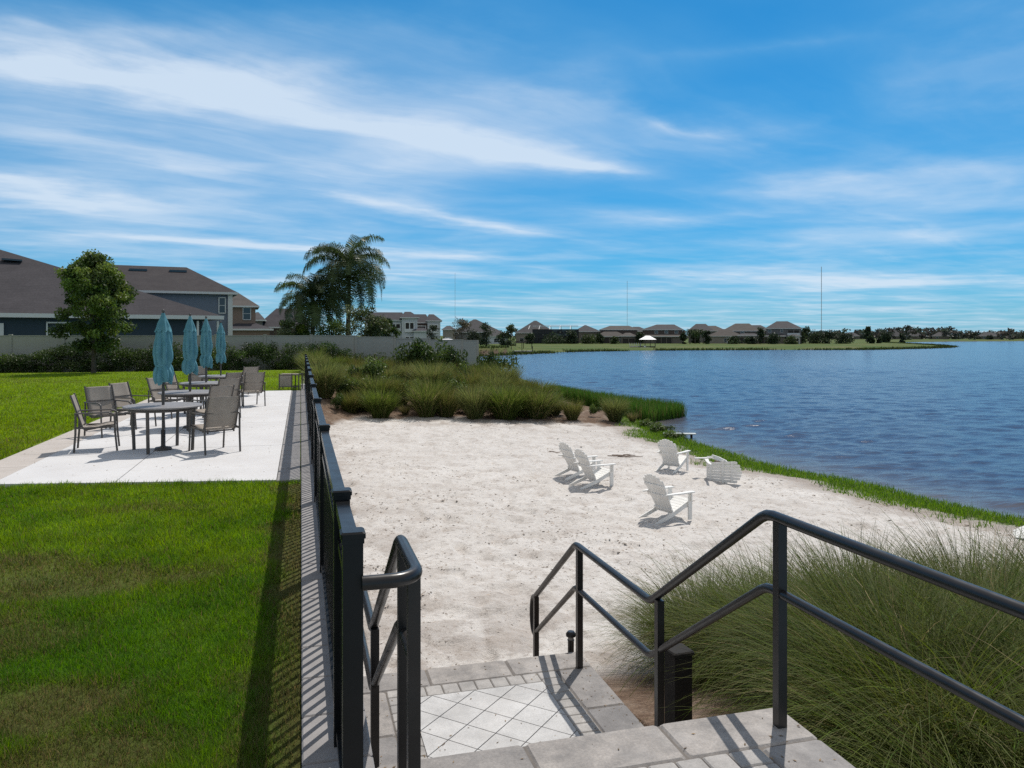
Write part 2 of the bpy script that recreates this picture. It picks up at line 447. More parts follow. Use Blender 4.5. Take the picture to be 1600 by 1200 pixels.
def radii(r0, r1, nr, fa, fb, gain):
    l = np.linspace(math.log(r0), math.log(r1), 4000); w = np.where((l > math.log(fa)) & (l < math.log(fb)), gain, 1.0)
    c = np.concatenate([[0], np.cumsum((w[1:] + w[:-1]) / 2)]); return np.exp(np.interp(np.linspace(0, c[-1], nr), c, l))
def polar_sheet(az0, az1, na, r0, r1, nr, fine=(5, 34, 3.2)):
    """camera-independent of content: just a grid that is fine close to the stairs and coarse far away"""
    az = np.linspace(az0, az1, na) + YAW; rr = radii(r0, r1, nr, *fine)
    A, RR = np.meshgrid(az, rr)
    x, y = np.sin(A) * RR, np.cos(A) * RR
    i = np.arange(nr - 1)[:, None] * na + np.arange(na - 1)[None, :]
    q = np.stack([i, i + 1, i + na + 1, i + na], -1).reshape(-1, 4)
    return x.ravel(), y.ravel(), q

def ground_material():
    t = NT('ground_surface'); a = t.n('ShaderNodeAttribute', _attribute_name='col')
    sp = t.n('ShaderNodeSeparateColor'); t.l(a.outputs['Color'], sp.inputs[0])
    g, mu, dp = sp.outputs
    co = t.coord()
    big = t.noise(.28, 5, .6, co); mid = t.noise(1.7, 6, .65, co); fin = t.noise(9, 6, .7, co); grain = t.noise(70, 3, .6, co)
    sand = t.mix(t.ramp(big, [(.32, 0.0), (.68, 1.0)]), (.60, .565, .528), (.70, .667, .63))
    sand = t.mix(t.ramp(mid, [(.48, 0.0), (.74, .7)]), sand, (.40, .345, .30))
    sand = t.mix(t.ramp(fin, [(.52, 0.0), (.68, .7)]), sand, (.30, .265, .24))
    sand = t.mix(t.ramp(fin, [(.28, .45), (.44, 0.0)]), sand, (.66, .63, .61))
    sand = t.mix(t.ramp(grain, [(.35, .35), (.6, 0.0)]), sand, (.34, .305, .28))
    mul = t.mix(t.ramp(fin, [(.3, 0.0), (.7, 1.0)]), (.10, .06, .04), (.27, .19, .135))
    mul = t.mix(t.ramp(grain, [(.4, .6), (.6, 0.0)]), mul, (.05, .03, .02))
    mul = t.mix(t.ramp(mid, [(.45, 0.0), (.7, .55)]), mul, (.36, .29, .23))
    gr = t.mix(t.ramp(mid, [(.3, 0.0), (.7, 1.0)]), (.045, .085, .016), (.085, .12, .025))
    gr = t.mix(t.ramp(t.noise(.06, 4, .6, co), [(.42, 0.0), (.66, .7)]), gr, (.15, .14, .055))
    c = t.mix(mu, sand, mul); c = t.mix(g, c, gr)
    c = t.mix(t.ramp(dp, [(0.0, 0.0), (.3, 1.0)]), c, (.09, .065, .045))
    h = t.math('ADD', t.math('MULTIPLY', mid, .8), t.math('ADD', t.math('MULTIPLY', fin, .45), t.math('MULTIPLY', grain, .12)))
    return t.set(c, .95, t.bump(h, .9, .07), 0, .15)

gx, gy, gq = polar_sheet(R(-48), R(52), 640, 1.1, 6000, 560)
gz, gm, gd = terrain(gx, gy, True)
o = link('ground', fast_mesh('ground', np.stack([gx, gy, gz], -1), [gq], gm, True), ground_material()); tag(o, kind='structure')

# ------------------------------------------------------------------ water with real waves
def water_material():
    t = NT('lake_water'); co = t.coord()
    a = t.n('ShaderNodeAttribute', _attribute_name='col'); sp = t.n('ShaderNodeSeparateColor'); t.l(a.outputs['Color'], sp.inputs[0])
    c = t.mix(sp.outputs[0], (.036, .054, .106), (.13, .11, .095))
    mp = t.n('ShaderNodeMapping'); t.l(co, mp.inputs['Vector']); mp.inputs['Rotation'].default_value = (0, 0, YAW + R(8)); mp.inputs['Scale'].default_value = (.8, 2.3, 1)
    n1 = t.noise(1.6, 5, .6, mp.outputs[0], .4)
    mp2 = t.n('ShaderNodeMapping'); t.l(co, mp2.inputs['Vector']); mp2.inputs['Rotation'].default_value = (0, 0, YAW - R(14)); mp2.inputs['Scale'].default_value = (.35, .9, 1)
    n2 = t.noise(.55, 4, .55, mp2.outputs[0], .3)
    gust = t.noise(.035, 3, .5, co)
    h = t.math('ADD', t.math('MULTIPLY', n1, .52), t.math('MULTIPLY', n2, .5))
    h = t.math('MULTIPLY', h, t.math('ADD', .55, t.math('MULTIPLY', gust, .9)))
    t.b.inputs['IOR'].default_value = 1.33
    return t.set(c, .15, t.bump(h, .26, .5), 0, .5)
wx, wy, wq = polar_sheet(R(-46), R(52), 560, 8, 2500, 1000, (12, 160, 2.6))
wd = lake_dist(wx, wy)
wr = np.hypot(wx, wy)
wz = np.zeros_like(wx)
wr_ = np.random.default_rng(5)
step = np.gradient(radii(8, 2500, 1000, 12, 160, 2.6))[:, None].repeat(560, 1).ravel()
for k in range(34):
    lam = .34 * (1.062 ** k); th = YAW + R(wr_.normal(-6, 34)); kx, ky = math.sin(th), math.cos(th)
    ph = wr_.uniform(0, 6.28)
    w = np.clip((lam / step - 3) / 3, 0, 1)
    arg = 2 * math.pi / lam * (kx * wx + ky * wy) + ph + 1.8 * fbm(wx * .12 + k, wy * .12, 40 + k % 5, 2)
    s_ = np.sin(arg); wz += w * .0044 * lam ** .72 * (s_ + .35 * np.cos(2 * arg))
wz *= np.clip(-wd / 3.0 + .25, .1, 1) * (.55 + .9 * fbm(wx * .07, wy * .07, 77, 3))
shal = np.exp(-np.maximum(-wd, 0) / 1.6) * (wr < 60) + .10 * np.exp(-np.maximum(-wd, 0) / 7) * (wr < 60)
keep = (wd < 3.0)[wq].any(1)
o = link('water', fast_mesh('water', np.stack([wx, wy, wz + ZW], -1), [wq[keep]], np.stack([np.clip(shal, 0, 1)] * 3, -1), True), water_material()); tag(o, kind='structure')

# ------------------------------------------------------------------ lawn
BROWN = []   # worn patches: (x, y, rx, ry, amount)
for u, v, rx, ry, a in ((130, 915, 1.05, .42, .62), (270, 905, .5, .25, .6), (40, 880, .5, .35, .6), (50, 1110, .42, .36, .75), (110, 1190, .42, .26, .7), (40, 1010, .4, .2, .3), (230, 795, .7, .25, .35), (-60, 1000, .8, .6, .5)):
    p = P(u, v, 0); BROWN.append((p.x, p.y, rx, ry, a))
def lawn_wear(x, y):
    b = np.zeros_like(x)
    n = fbm(x * 2.2, y * 2.2, 31, 4)
    for px, py, rx, ry, a in BROWN:
        q = np.sqrt(((x - px) / rx) ** 2 + ((y - py) / ry) ** 2) + (n - .5) * 1.5
        b = np.maximum(b, a * (1 - sstep(.45, 1.25, q)))
    edge = (1 - sstep(.05, .34, -x + (n - .5) * .4)) * (y < 9.4) * .85          # bare strip beside the kerb
    return np.clip(np.maximum(b, edge) + .20 * sstep(.54, .72, fbm(x * .5, y * .5, 33, 4)), 0, 1)
def lawn_color(x, y, rg=None):
    w = lawn_wear(x, y); n = fbm(x * .42, y * .42, 35, 4); n2 = fbm(x * 2.8, y * 2.8, 37, 3)
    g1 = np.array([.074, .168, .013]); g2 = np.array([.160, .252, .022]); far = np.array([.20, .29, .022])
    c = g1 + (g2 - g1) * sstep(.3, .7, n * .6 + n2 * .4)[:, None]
    c = c + (far - c) * (sstep(9, 16, y) * .75)[:, None]  # farther turf painted brighter, its backlit glow put into the colour
    br = np.array([.092, .082, .030])
    return c + (br - c) * w[:, None], w
nx, ny = 320, 520
lx = -46 * (np.linspace(0, 1, nx) ** 2.0); ly = -2.5 + 43 * np.linspace(0, 1, ny) ** 1.6
LX, LY = np.meshgrid(lx, ly); LX = LX.ravel(); LY = LY.ravel()
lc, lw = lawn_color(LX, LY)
LZ = (fbm(LX * 1.2, LY * 1.2, 41, 3) - .5) * .03 - .005
i = np.arange(ny - 1)[:, None] * nx + np.arange(nx - 1)[None, :]
lq = np.stack([i, i + nx, i + nx + 1, i + 1], -1).reshape(-1, 4)
t = NT('lawn_turf'); a = t.attr(); f1 = t.noise(28, 5, .7); f2 = t.noise(110, 3, .7)
c = t.mix(t.ramp(f1, [(.3, .5), (.65, 0.0)]), a, t.mix(1.0, a, (.35, .33, .25), 'MULTIPLY'))
c = t.mix(t.ramp(f2, [(.5, 0.0), (.75, .5)]), c, t.mix(1.0, a, (1.5, 1.35, 1.2), 'MULTIPLY'))
t.set(c, .9, t.bump(t.math('ADD', f1, t.math('MULTIPLY', f2, .5)), .8, .03), 0, .1)
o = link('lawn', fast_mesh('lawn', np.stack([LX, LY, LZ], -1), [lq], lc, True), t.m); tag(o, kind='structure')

def blades(rg, base, az, L, tilt, bend, w, colr, segs=3, twist=.6, tipcol=None):
    n = len(L); k = np.arange(segs + 1) / segs
    ang = tilt[:, None] + bend[:, None] * k[None, :] ** 1.25
    ds = (L / segs)[:, None]
    hor = np.concatenate([np.zeros((n, 1)), np.cumsum(np.sin((ang[:, 1:] + ang[:, :-1]) / 2) * ds, 1)], 1)
    ver = np.concatenate([np.zeros((n, 1)), np.cumsum(np.cos((ang[:, 1:] + ang[:, :-1]) / 2) * ds, 1)], 1)
    dx, dy = np.sin(az)[:, None], np.cos(az)[:, None]
    cx, cy, cz = base[:, 0:1] + hor * dx, base[:, 1:2] + hor * dy, base[:, 2:3] + ver
    wa = az + math.pi / 2 + rg.normal(0, twist, n)
    ww = w[:, None] * np.array([1.0] + [1 - .75 * (j / segs) ** 1.5 for j in range(1, segs)])[None, :] / 2
    sx, sy = np.sin(wa)[:, None] * ww, np.cos(wa)[:, None] * ww
    Lp = np.stack([cx[:, :-1] - sx, cy[:, :-1] - sy, cz[:, :-1]], -1)
    Rp = np.stack([cx[:, :-1] + sx, cy[:, :-1] + sy, cz[:, :-1]], -1)
    tip = np.stack([cx[:, -1:], cy[:, -1:], cz[:, -1:]], -1)
    V = np.concatenate([Lp, Rp, tip], 1)          # n, 2*segs+1, 3
    m = 2 * segs + 1; b = (np.arange(n) * m)[:, None]
    quads = np.concatenate([np.stack([b[:, 0] + j, b[:, 0] + segs + j, b[:, 0] + segs + j + 1, b[:, 0] + j + 1], -1) for j in range(segs - 1)], 0) if segs > 1 else np.zeros((0, 4), int)
    tris = np.stack([b[:, 0] + segs - 1, b[:, 0] + 2 * segs - 1, b[:, 0] + 2 * segs], -1)
    C = np.repeat(colr[:, None, :], m, 1)
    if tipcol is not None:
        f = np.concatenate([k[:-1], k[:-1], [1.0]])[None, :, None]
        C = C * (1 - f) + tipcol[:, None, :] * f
    return V.reshape(-1, 3), quads, tris, C.reshape(-1, 3)

def in_patio(x, y):
    n_ = (fbm(x * 3.1, y * 3.1, 51, 3) - .5) * .22 + .03
    x = x + n_; y = y - n_ * .8
    return ((x > -4.05) & (y > 9.47 - .19 * x * (x < 0) * 1.0) & (y < 25)) | ((x > -13) & (x <= -4) & (y > 10.2) & (y < 12.15))
GRASS = leafmat('grass_blades', .45, .6, .12)
rg = np.random.default_rng(11)
NB = 420000
# even cover, thinner with distance (as many blades as can be told apart)
zr = np.exp(rg.uniform(math.log(2.2), math.log(38), NB)); uu = rg.uniform(-60, 1, NB)
uu = rg.uniform(-120, 475, NB)
xc = (uu - 800) / FPX * zr
bx = xc * CS + zr * SN; by = -xc * SN + zr * CS
ok = (bx < -.005) & ~in_patio(bx, by) & (bx > -44) & (by < 40)
bx, by, zr = bx[ok], by[ok], zr[ok]
cc, wv = lawn_color(bx, by)
keep = rg.uniform(0, 1, len(bx)) > wv * .72
bx, by, zr, cc, wv = bx[keep], by[keep], zr[keep], cc[keep], wv[keep]
n = len(bx)
dry = (rg.uniform(0, 1, n) < .06 + .5 * wv)[:, None]
cc = cc * rg.uniform(.72, 1.35, (n, 1)) * (.72 + .56 * fbm(bx * 3.3, by * 3.3, 57, 3))[:, None] * np.array([1.0, 1.0, 1.0]); cc = np.where(dry, np.array([.19, .155, .065]) * rg.uniform(.6, 1.2, (n, 1)), cc)
sc = np.clip(zr / 5.0, .8, 3.2)
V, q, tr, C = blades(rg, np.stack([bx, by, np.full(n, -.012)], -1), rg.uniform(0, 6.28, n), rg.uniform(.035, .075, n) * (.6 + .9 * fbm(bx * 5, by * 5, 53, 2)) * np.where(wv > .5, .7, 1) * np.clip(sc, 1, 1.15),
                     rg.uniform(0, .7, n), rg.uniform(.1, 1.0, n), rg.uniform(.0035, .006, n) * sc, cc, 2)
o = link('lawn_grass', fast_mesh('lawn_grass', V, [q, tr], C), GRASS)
tag(o, 'short mown green lawn grass with worn brown patches', 'grass', kind='stuff')
# green fringe at the water's edge
zr = rg.uniform(13, 38, 130000); uu = rg.uniform(960, 1700, 130000); xc = (uu - 800) / FPX * zr
bx = xc * CS + zr * SN; by = -xc * SN + zr * CS
dd = lake_dist(bx, by) + (fbm(bx * .35, by * .35, 3) - .5) * .9
gg = fbm(bx * .8, by * .8, 21)
ok = (dd > -.25) & (dd < 1.55 + 2.4 * (gg - .5) + .7 * rg.uniform(0, 1, len(bx)))
bx, by = bx[ok], by[ok]; n = len(bx); bz = np.maximum(terrain(bx, by), ZW - .02)
cc = np.array([.07, .16, .018]) + rg.uniform(0, 1, (n, 1)) * np.array([.075, .075, .012])
V, q, tr, C = blades(rg, np.stack([bx, by, bz - .01], -1), rg.uniform(0, 6.28, n), rg.uniform(.06, .20, n) * (.5 + fbm(bx * 1.4, by * 1.4, 63, 3)), rg.uniform(0, .7, n), rg.uniform(.1, 1.2, n), rg.uniform(.012, .026, n), cc, 2)
o = link('shore_weeds', fast_mesh('shore_weeds', V, [q, tr], C), GRASS); tag(o, 'bright green weeds fringing the sand along the water', 'weeds', kind='stuff')

# ------------------------------------------------------------------ patio slab
CONC = NT('pale_concrete'); t = CONC
f = t.noise(1.2, 6, .6); g = t.noise(40, 3, .6)
c = t.mix(t.ramp(f, [(.3, 0.0), (.7, 1.0)]), (.66, .65, .645), (.59, .575, .57))
c = t.mix(t.ramp(g, [(.3, .25), (.55, 0.0)]), c, (.45, .43, .41)); c = t.mix(t.ramp(t.noise(3.5, 6, .7), [(.55, 0.0), (.75, .4)]), c, (.46, .43, .40)); t.set(c, .8, t.bump(g, .1, .003), 0, .3)
PAV = mottled('edge_paver', (.25, .238, .235), (.36, .34, .33), 5, .85, .25, .006, .25, 120)
mb = MB()
def slab(mb, poly, z0, z1):
    n = len(poly)
    mb.add([(x, y, z0) for x, y in poly] + [(x, y, z1) for x, y in poly],
           [tuple(range(n - 1, -1, -1)), tuple(range(n, 2 * n))] + [(i, (i + 1) % n, n + (i + 1) % n, n + i) for i in range(n)])
fr = lambda x: 9.5 - .19 * x - .03 * x * x * 0
ys = [None, 12.6, 15.95, 19.3, 22.6, 25.0]; xs = [-4.0, -2.1, -.28]
for k in range(5):
    for (xa, xb) in ((-3.46, -2.107), (-2.093, -.283)):
        y0a = fr(xa) if k == 0 else ys[k] + .007; y0b = fr(xb) if k == 0 else ys[k] + .007
        slab(mb, [(xa, y0a), (xb, y0b), (xb, ys[k + 1] - .007), (xa, ys[k + 1] - .007)], -.12, .03)
slab(mb, [(-13, 10.3), (-4.006, 10.28), (-4.006, 12.1), (-13, 12.25)], -.12, .028)
o = mb.build('patio', CONC.m); tag(o, kind='structure')
mb = MB()
for k in range(13):
    ya, yb = 10.28 + k * 1.13, 10.28 + (k + 1) * 1.13
    slab(mb, [(-4.0, ya + .005), (-3.468, ya + .005), (-3.468, yb - .005), (-4.0, yb - .005)], -.12, .027)
o = mb.build('path', mottled('beige_concrete', (.46, .415, .375), (.54, .49, .45), 3, .85, .25, .005, .25, 70)); tag(o, kind='structure')
mb = MB()
for k in range(38):
    y0 = 9.52 + k * .405
    if y0 + .4 < 25: mb.box((-.142, y0 + .2, -.045), (.268, .397, .15), bev=.006)
o = mb.build('patio_border', PAV); tag(o, kind='structure')

# ------------------------------------------------------------------ kerb and retaining wall under the fence
wall = empty('retaining_wall', (0, 0, 0), 0, 'low pale stone retaining wall carrying the dark metal fence above the sand', 'retaining wall')
mb = MB(); rr2 = random.Random(3); y = 1.2
while y < 28.1:
    ln = .40; mb.box((.145, y + ln / 2, .0), (.282, ln - .007, .05), bev=.007); y += ln
mb.build('coping', PAV, wall)
STONE = mottled('wall_block', (.36, .33, .31), (.46, .42, .39), 4, .9, .5, .015, .2, 50)
mb = MB(); mb.box((.14, 14.65, -1.26), (.24, 26.9, 2.46)); mb.build('wall', STONE, wall)
# ------------------------------------------------------------------ stone staircase
def rand_island(name, c1, c2, bump=.3, scale=7, pinkish=None):
    t = NT(name); gi = t.n('ShaderNodeNewGeometry')
    f = t.noise(scale, 6, .65); g = t.noise(80, 3, .7)
    c = t.mix(gi.outputs['Random Per Island'], c1, c2)
    c = t.mix(t.ramp(f, [(.35, 0.0), (.68, .65)]), c, tuple(x * .55 for x in c1))
    c = t.mix(t.ramp(g, [(.38, .3), (.6, 0.0)]), c, tuple(x * .5 for x in c1))
    c = t.mix(t.math('MULTIPLY', t.ramp(t.noise(1.6, 6, .7), [(.52, 0.0), (.70, 1.0)]), .38), c, (.56, .53, .505))
    c = t.mix(t.math('MULTIPLY', t.ramp(t.noise(2.7, 5, .75), [(.60, 0.0), (.72, 1.0)]), .30), c, (.13, .12, .115))
    return t.set(c, .85, t.bump(t.math('ADD', f, t.math('MULTIPLY', g, .4)), bump, .01), 0, .25)
COPE = rand_island('coping_stone', (.25, .24, .238), (.45, .41, .375))
SPAV = rand_island('small_paver', (.42, .40, .38), (.52, .49, .46))
RISER = mottled('riser_block', (.33, .30, .29), (.42, .38, .36), 6, .9, .4, .01, .2)
GROUT = mottled('joint_mortar', (.16, .145, .135), (.22, .20, .18), 9, .95, .3, .004, .1)
TILE = rand_island('diamond_tile', (.62, .61, .60), (.69, .68, .67), .12, 4)
ZL, ZS = -.81, -1.58
XA, XB = .29, 2.18
stair = empty('stone_staircase', (1.2, 3, 0), 0, 'stone stairs with coping slabs and white diamond tiled landings going down to the sand', 'staircase')
stair.location = (0, 0, 0)
def clip_poly(poly, a, b, c):
    """keep a*x + b*y <= c"""
    out = []
    for i in range(len(poly)):
        p, q = poly[i], poly[(i + 1) % len(poly)]
        fp, fq = a * p[0] + b * p[1] - c, a * q[0] + b * q[1] - c
        if fp <= 0: out.append(p)
        if (fp < 0 < fq) or (fq < 0 < fp):
            t = fp / (fp - fq); out.append((p[0] + (q[0] - p[0]) * t, p[1] + (q[1] - p[1]) * t))
    return out
def landing(y0, y1, z, name, x0=XA, x1=XB):
    cw, pw = .30, .155
    cop, pav, til, bed_ = MB(), MB(), MB(), MB()
    h = .06; zt = z - h / 2
    # coping ring with one slab lost at a joint now and then
    def run(a, b, n, f):
        for k in range(n): f(a + (b - a) * k / n, a + (b - a) * (k + 1) / n)
    g = .006
    run(x0, x1, 3, lambda a, b: cop.box(((a + b) / 2, y1 - cw / 2, zt), (b - a - g, cw - g, h), bev=.012))
    run(x0, x1, 3, lambda a, b: cop.box(((a + b) / 2, y0 + cw / 2, zt), (b - a - g, cw - g, h), bev=.012)) if name != 'upper' else None
    ya = y0 + (cw if name != 'upper' else 0)
    ns = max(2, round((y1 - cw - ya) / .55))
    for xs in (x0 + cw / 2, x1 - cw / 2):
        run(ya, y1 - cw, ns, lambda a, b: cop.box((xs, (a + b) / 2, zt), (cw - g, b - a - g, h), bev=.012))
    ix0, ix1, iy1 = x0 + cw, x1 - cw, y1 - cw
    np_ = max(4, round((iy1 - ya) / .115))
    for xs in (ix0 + pw / 2, ix1 - pw / 2):
        run(ya, iy1, np_, lambda a, b: pav.box((xs, (a + b) / 2, zt), (pw - .006, b - a - .006, h), bev=.006))
    run(ix0 + pw, ix1 - pw, 8, lambda a, b: pav.box(((a + b) / 2, iy1 - pw / 2, zt), (b - a - .006, pw - .006, h), bev=.006))
    if name != 'upper':
        run(ix0 + pw, ix1 - pw, 8, lambda a, b: pav.box(((a + b) / 2, ya + pw / 2, zt), (b - a - .006, pw - .006, h), bev=.006))
    tx0, tx1, ty0, ty1 = ix0 + pw, ix1 - pw, ya + (pw if name != 'upper' else 0), iy1 - pw
    dg = .155      # half diagonal of a tile
    for i in range(-3, 14):
        for j in range(-2, int((ty1 - ty0) / dg) + 4):
            if (i + j) % 2: continue
            cx, cy = tx0 + i * dg, ty1 - j * dg; e = dg - .005
            poly = [(cx - e, cy), (cx, cy - e), (cx + e, cy), (cx, cy + e)]
            for a, b, c in ((1, 0, tx1), (-1, 0, -tx0), (0, 1, ty1), (0, -1, -ty0)):
                poly = clip_poly(poly, a, b, c)
                if len(poly) < 3: break
            if len(poly) >= 3: slab(til, poly, z - .06, z - .001)
    bed_.box(((x0 + x1) / 2, (y0 + y1) / 2, z - .009 - .15), (x1 - x0 - .03, y1 - y0 - .03, .30))
    b = bed_.build(name + '_landing_bed', GROUT, stair)
    cop.build('coping', COPE, stair); pav.build('paver_band', SPAV, stair); til.build('tile_field', TILE, stair)
landing(-1.2, 3.17, 0.0, 'upper', .29, XB)
landing(4.01, 5.87, ZL, 'lower')
mbr = MB()
def flight(y0, z0, z1, n, run):
    rise = (z0 - z1) / n
    for k in range(1, n):
        z = z0 - rise * k
        mbt = MB()
        for a, b in ((XA, .92), (.92, 1.55), (1.55, XB)):
            mbt.box(((a + b) / 2, y0 + run * (k - .5) + .002, z - .03), (b - a - .006, run - .006, .06), bev=.012)
        mbt.build('step_tread', COPE, stair)
    for k in range(n):
        z = z0 - rise * k
        mbr.box(((XA + XB) / 2, y0 + run * k - .03, z - .062 - .6), (XB - XA - .04, .06 if k else .1, 1.2))
        mbr.box(((XA + XB) / 2, y0 + run * (k + .5) - .03, z - rise - .065 - .4), (XB - XA - .05, run, .8)) if k < n - 1 else None
flight(3.17, 0.0, ZL, 4, .28); flight(5.87, ZL, ZS, 4, .28)
mbr.box(((XA + XB) / 2, 1.0, -.9), (XB - XA - .06, 4.2, 1.18))
mbr.box(((XA + XB) / 2, 4.92, ZL - .85), (XB - XA - .07, 1.8, 1.06))
mbr.build('riser', RISER, stair)

# ------------------------------------------------------------------ hand rails
RAIL = paint('bronze_rail_paint', (.020, .0175, .0165), .30, .15, 20, .4)
def arc(c, a0, a1, r, ex, ey, n=8):
    c, ex, ey = Vector(c), Vector(ex), Vector(ey)
    return [c + ex * (r * math.cos(a0 + (a1 - a0) * k / n)) + ey * (r * math.sin(a0 + (a1 - a0) * k / n)) for k in range(n + 1)]
RH, RM = .93, .335
def handrail(x, label, start, near_y, loop):
    o = empty('stair_handrail', (x, 3.0, 0), 0, label, 'handrail'); inv = Vector((-x, -3.0, 0))
    pk1, lo1, pk2, lo2 = 3.10, 4.32, 5.65, 6.74
    dz = RH
    path = [(near_y, dz), (pk1, dz), (lo1, ZL + dz), (pk2, ZL + dz), (lo2, ZS + dz)]
    top = [Vector((x, a, b)) for a, b in path]
    mid = [Vector((x, a, b - RM)) for a, b in path]
    def soft(pts, r=.05):
        out = [pts[0]]
        for i in range(1, len(pts) - 1):
            a = (pts[i - 1] - pts[i]).normalized() * r; b = (pts[i + 1] - pts[i]).normalized() * r
            for t in (0, .5, 1): out.append(pts[i] + a * (1 - t) ** 2 + b * t ** 2)
        return out + [pts[-1]]
    tp = soft(top); mp = soft(mid)
    if start == 'bend':      # rounded return to the fence post
        br = .10
        bend = [Vector((.195, 2.58, dz))] + arc((x - br, 2.58 + br, dz), -math.pi / 2, 0, br, (1, 0, 0), (0, 1, 0))
        tp = bend + tp[1:]
        mp = [Vector((x, 2.70, dz - RM))] + mp[1:]
    sh = lambda L: [p + inv for p in L]
    MB().tube(sh(tp), .0245, 14).build('top_rail', RAIL, o)
    MB().tube(sh(mp), .0215, 12).build('mid_rail', RAIL, o)
    # return loop at the foot: top rail swings out and back to the mid rail
    a, b = top[-1], mid[-1]; cen = (a + b) / 2; hr = (a - b).length / 2
    pts = [cen + Vector((0, .55 * hr * math.sin(t) ** .8, hr * math.cos(t))) for t in [math.pi * k / 14 for k in range(15)]]
    MB().tube(sh(pts), .0215, 12).build('end_loop', RAIL, o)
    for yy, base, zt in ((near_y + .25 if start != 'bend' else 2.72, 0, dz), (pk1 - .10, 0, dz), (lo1 - .12, ZL + .01, ZL + dz + .06), (pk2 - .08, ZL, ZL + dz), (lo2 - .04, ZS - .15, ZS + dz + .03)):
        m = MB(); m.bar((0, yy - 3.0, base), (0, yy - 3.0, zt - .015), .044, .044, (0, 1, 0))
        m.build('post', RAIL, o)
    if start != 'bend':
        m = MB(); m.bar((0, 1.2 - 3, 0), (0, 1.2 - 3, dz - .015), .044, .044, (0, 1, 0)); m.build('post', RAIL, o)
    return o
handrail(2.07, 'long dark bronze handrail on the lake side of the stairs beside the tall grass', 'free', -.9, True)
handrail(.386, 'dark bronze handrail bending round from the near end of the metal fence', 'bend', 2.6, True)

# ------------------------------------------------------------------ metal fence
IRON = paint('black_fence_paint', (.0075, .0078, .0085), .27, .1, 16, .3)
FX = .167
fy = [2.62, 3.33] + [3.33 + 2.45 * k for k in range(1, 11)]
fence = empty('metal_fence', (FX, fy[0], 0), 0, 'long black metal picket fence between the patio and the sand', 'fence')
f0 = fy[0]
pm = MB(); pm.box((0, 0, .54), (.066, .066, 1.08)); cm_ = MB(); cm_.box((0, 0, 1.088), (.082, .082, .022), bev=.006); cm_.box((0, 0, 1.069), (.073, .073, .018))
pp = pm.build('post', IRON, fence); pc = cm_.build('cap', IRON, pp)
for k, yy in enumerate(fy):
    a = pp if k == 0 else copy_tree(pp, fence); a.location = (0, yy - f0, 0)
def rail_run(y0, y1):
    L = y1 - y0 - .066
    for z, w, h, nm in ((1.035, .052, .045, 'top_rail'), (.885, .038, .034, 'upper_rail'), (.085, .048, .036, 'bottom_rail')):
        m = MB(); m.bar((0, y0 - f0 + .033, z), (0, y1 - f0 - .033, z), w, h); m.build(nm, IRON, fence)
    n = max(1, round(L / .102)) - 0
    m = MB()
    for i in range(n):
        yy = y0 - f0 + .033 + L * (i + .5) / n
        m.bar((0, yy, .07), (0, yy, 1.03), .018, .018, (0, 1, 0))
    m.build('picket_row', IRON, fence)
for a, b in zip(fy[:-1], fy[1:]): rail_run(a, b)

# path light by the lower landing and the dark post behind the rail
def bollard(x, y, z, h, r, label, nm, cat):
    o = empty(nm, (x, y, z), 0, label, cat)
    m = MB(); m.lathe([(r * .8, -.1), (r * .8, h * .72), (r * .95, h * .75)], n=16); m.build('stem', RAIL, o)
    m = MB(); m.lathe([(r * .75, h * .76), (r * .75, h * .86), ], n=16); m.build('lens', mottled('frosted_lens', (.25, .24, .22), (.3, .29, .27)), o)
    m = MB(); m.lathe([(r * 1.25, h * .86), (r * 1.3, h * .93), (r * .8, h)], n=16); m.build('cap', RAIL, o)
pl = P(893, 1031, -1.0)
bollard(2.13, 5.93, ZL - .14, .28, .032, 'small black path light at the foot of the lower landing', 'path_light', 'path light')
o = empty('timber_bollard', (2.31, 4.42, -1.1), R(4), 'dark square timber bollard half hidden behind the right handrail', 'bollard')
WOODD = mottled('dark_timber', (.012, .010, .008), (.026, .021, .017), 12, .8, .5, .01, .3)
m = MB(); m.box((0, 0, .38), (.125, .125, .92)); m.build('post', WOODD, o)
m = MB(); m.box((0, 0, .852), (.15, .15, .024), bev=.008); m.build('cap', WOODD, o)
# ------------------------------------------------------------------ patio furniture
FRAME = paint('taupe_frame_paint', (.085, .075, .068), .42, .2, 20, .4)
TOP = mottled('table_top_resin', (.20, .19, .19), (.29, .275, .27), 22, .5, .1, .003, .4)
t = NT('taupe_sling_fabric'); co = t.coord()
wv = t.n('ShaderNodeTexWave', _wave_type='BANDS', _bands_direction='Z'); wv.inputs['Scale'].default_value = 26; wv.inputs['Distortion'].default_value = .6
t.l(co, wv.inputs['Vector'])
c = t.mix(wv.outputs['Fac'], (.37, .325, .275), (.48, .425, .37)); c = t.mix(t.ramp(t.noise(5, 4), [(.35, .3), (.65, 0.0)]), c, (.26, .22, .19))
t.set(c, .8, None, 0, .2)
tr = t.n('ShaderNodeBsdfTranslucent'); t.l(c, tr.inputs['Color'])
ms = t.n('ShaderNodeMixShader'); ms.inputs[0].default_value = .22
t.l(t.b.outputs[0], ms.inputs[1]); t.l(tr.outputs[0], ms.inputs[2]); t.l(ms.outputs[0], t.out.inputs['Surface'])
SLING = t.m
t = NT('teal_canvas'); f = t.noise(7, 5, .6); g = t.noise(60, 3)
c = t.mix(t.ramp(f, [(.3, 0.0), (.7, 1.0)]), (.115, .30, .36), (.18, .40, .455))
t.set(c, .85, t.bump(g, .15, .004), 0, .15)
tr = t.n('ShaderNodeBsdfTranslucent'); t.l(c, tr.inputs['Color']); ms = t.n('ShaderNodeMixShader'); ms.inputs[0].default_value = .25
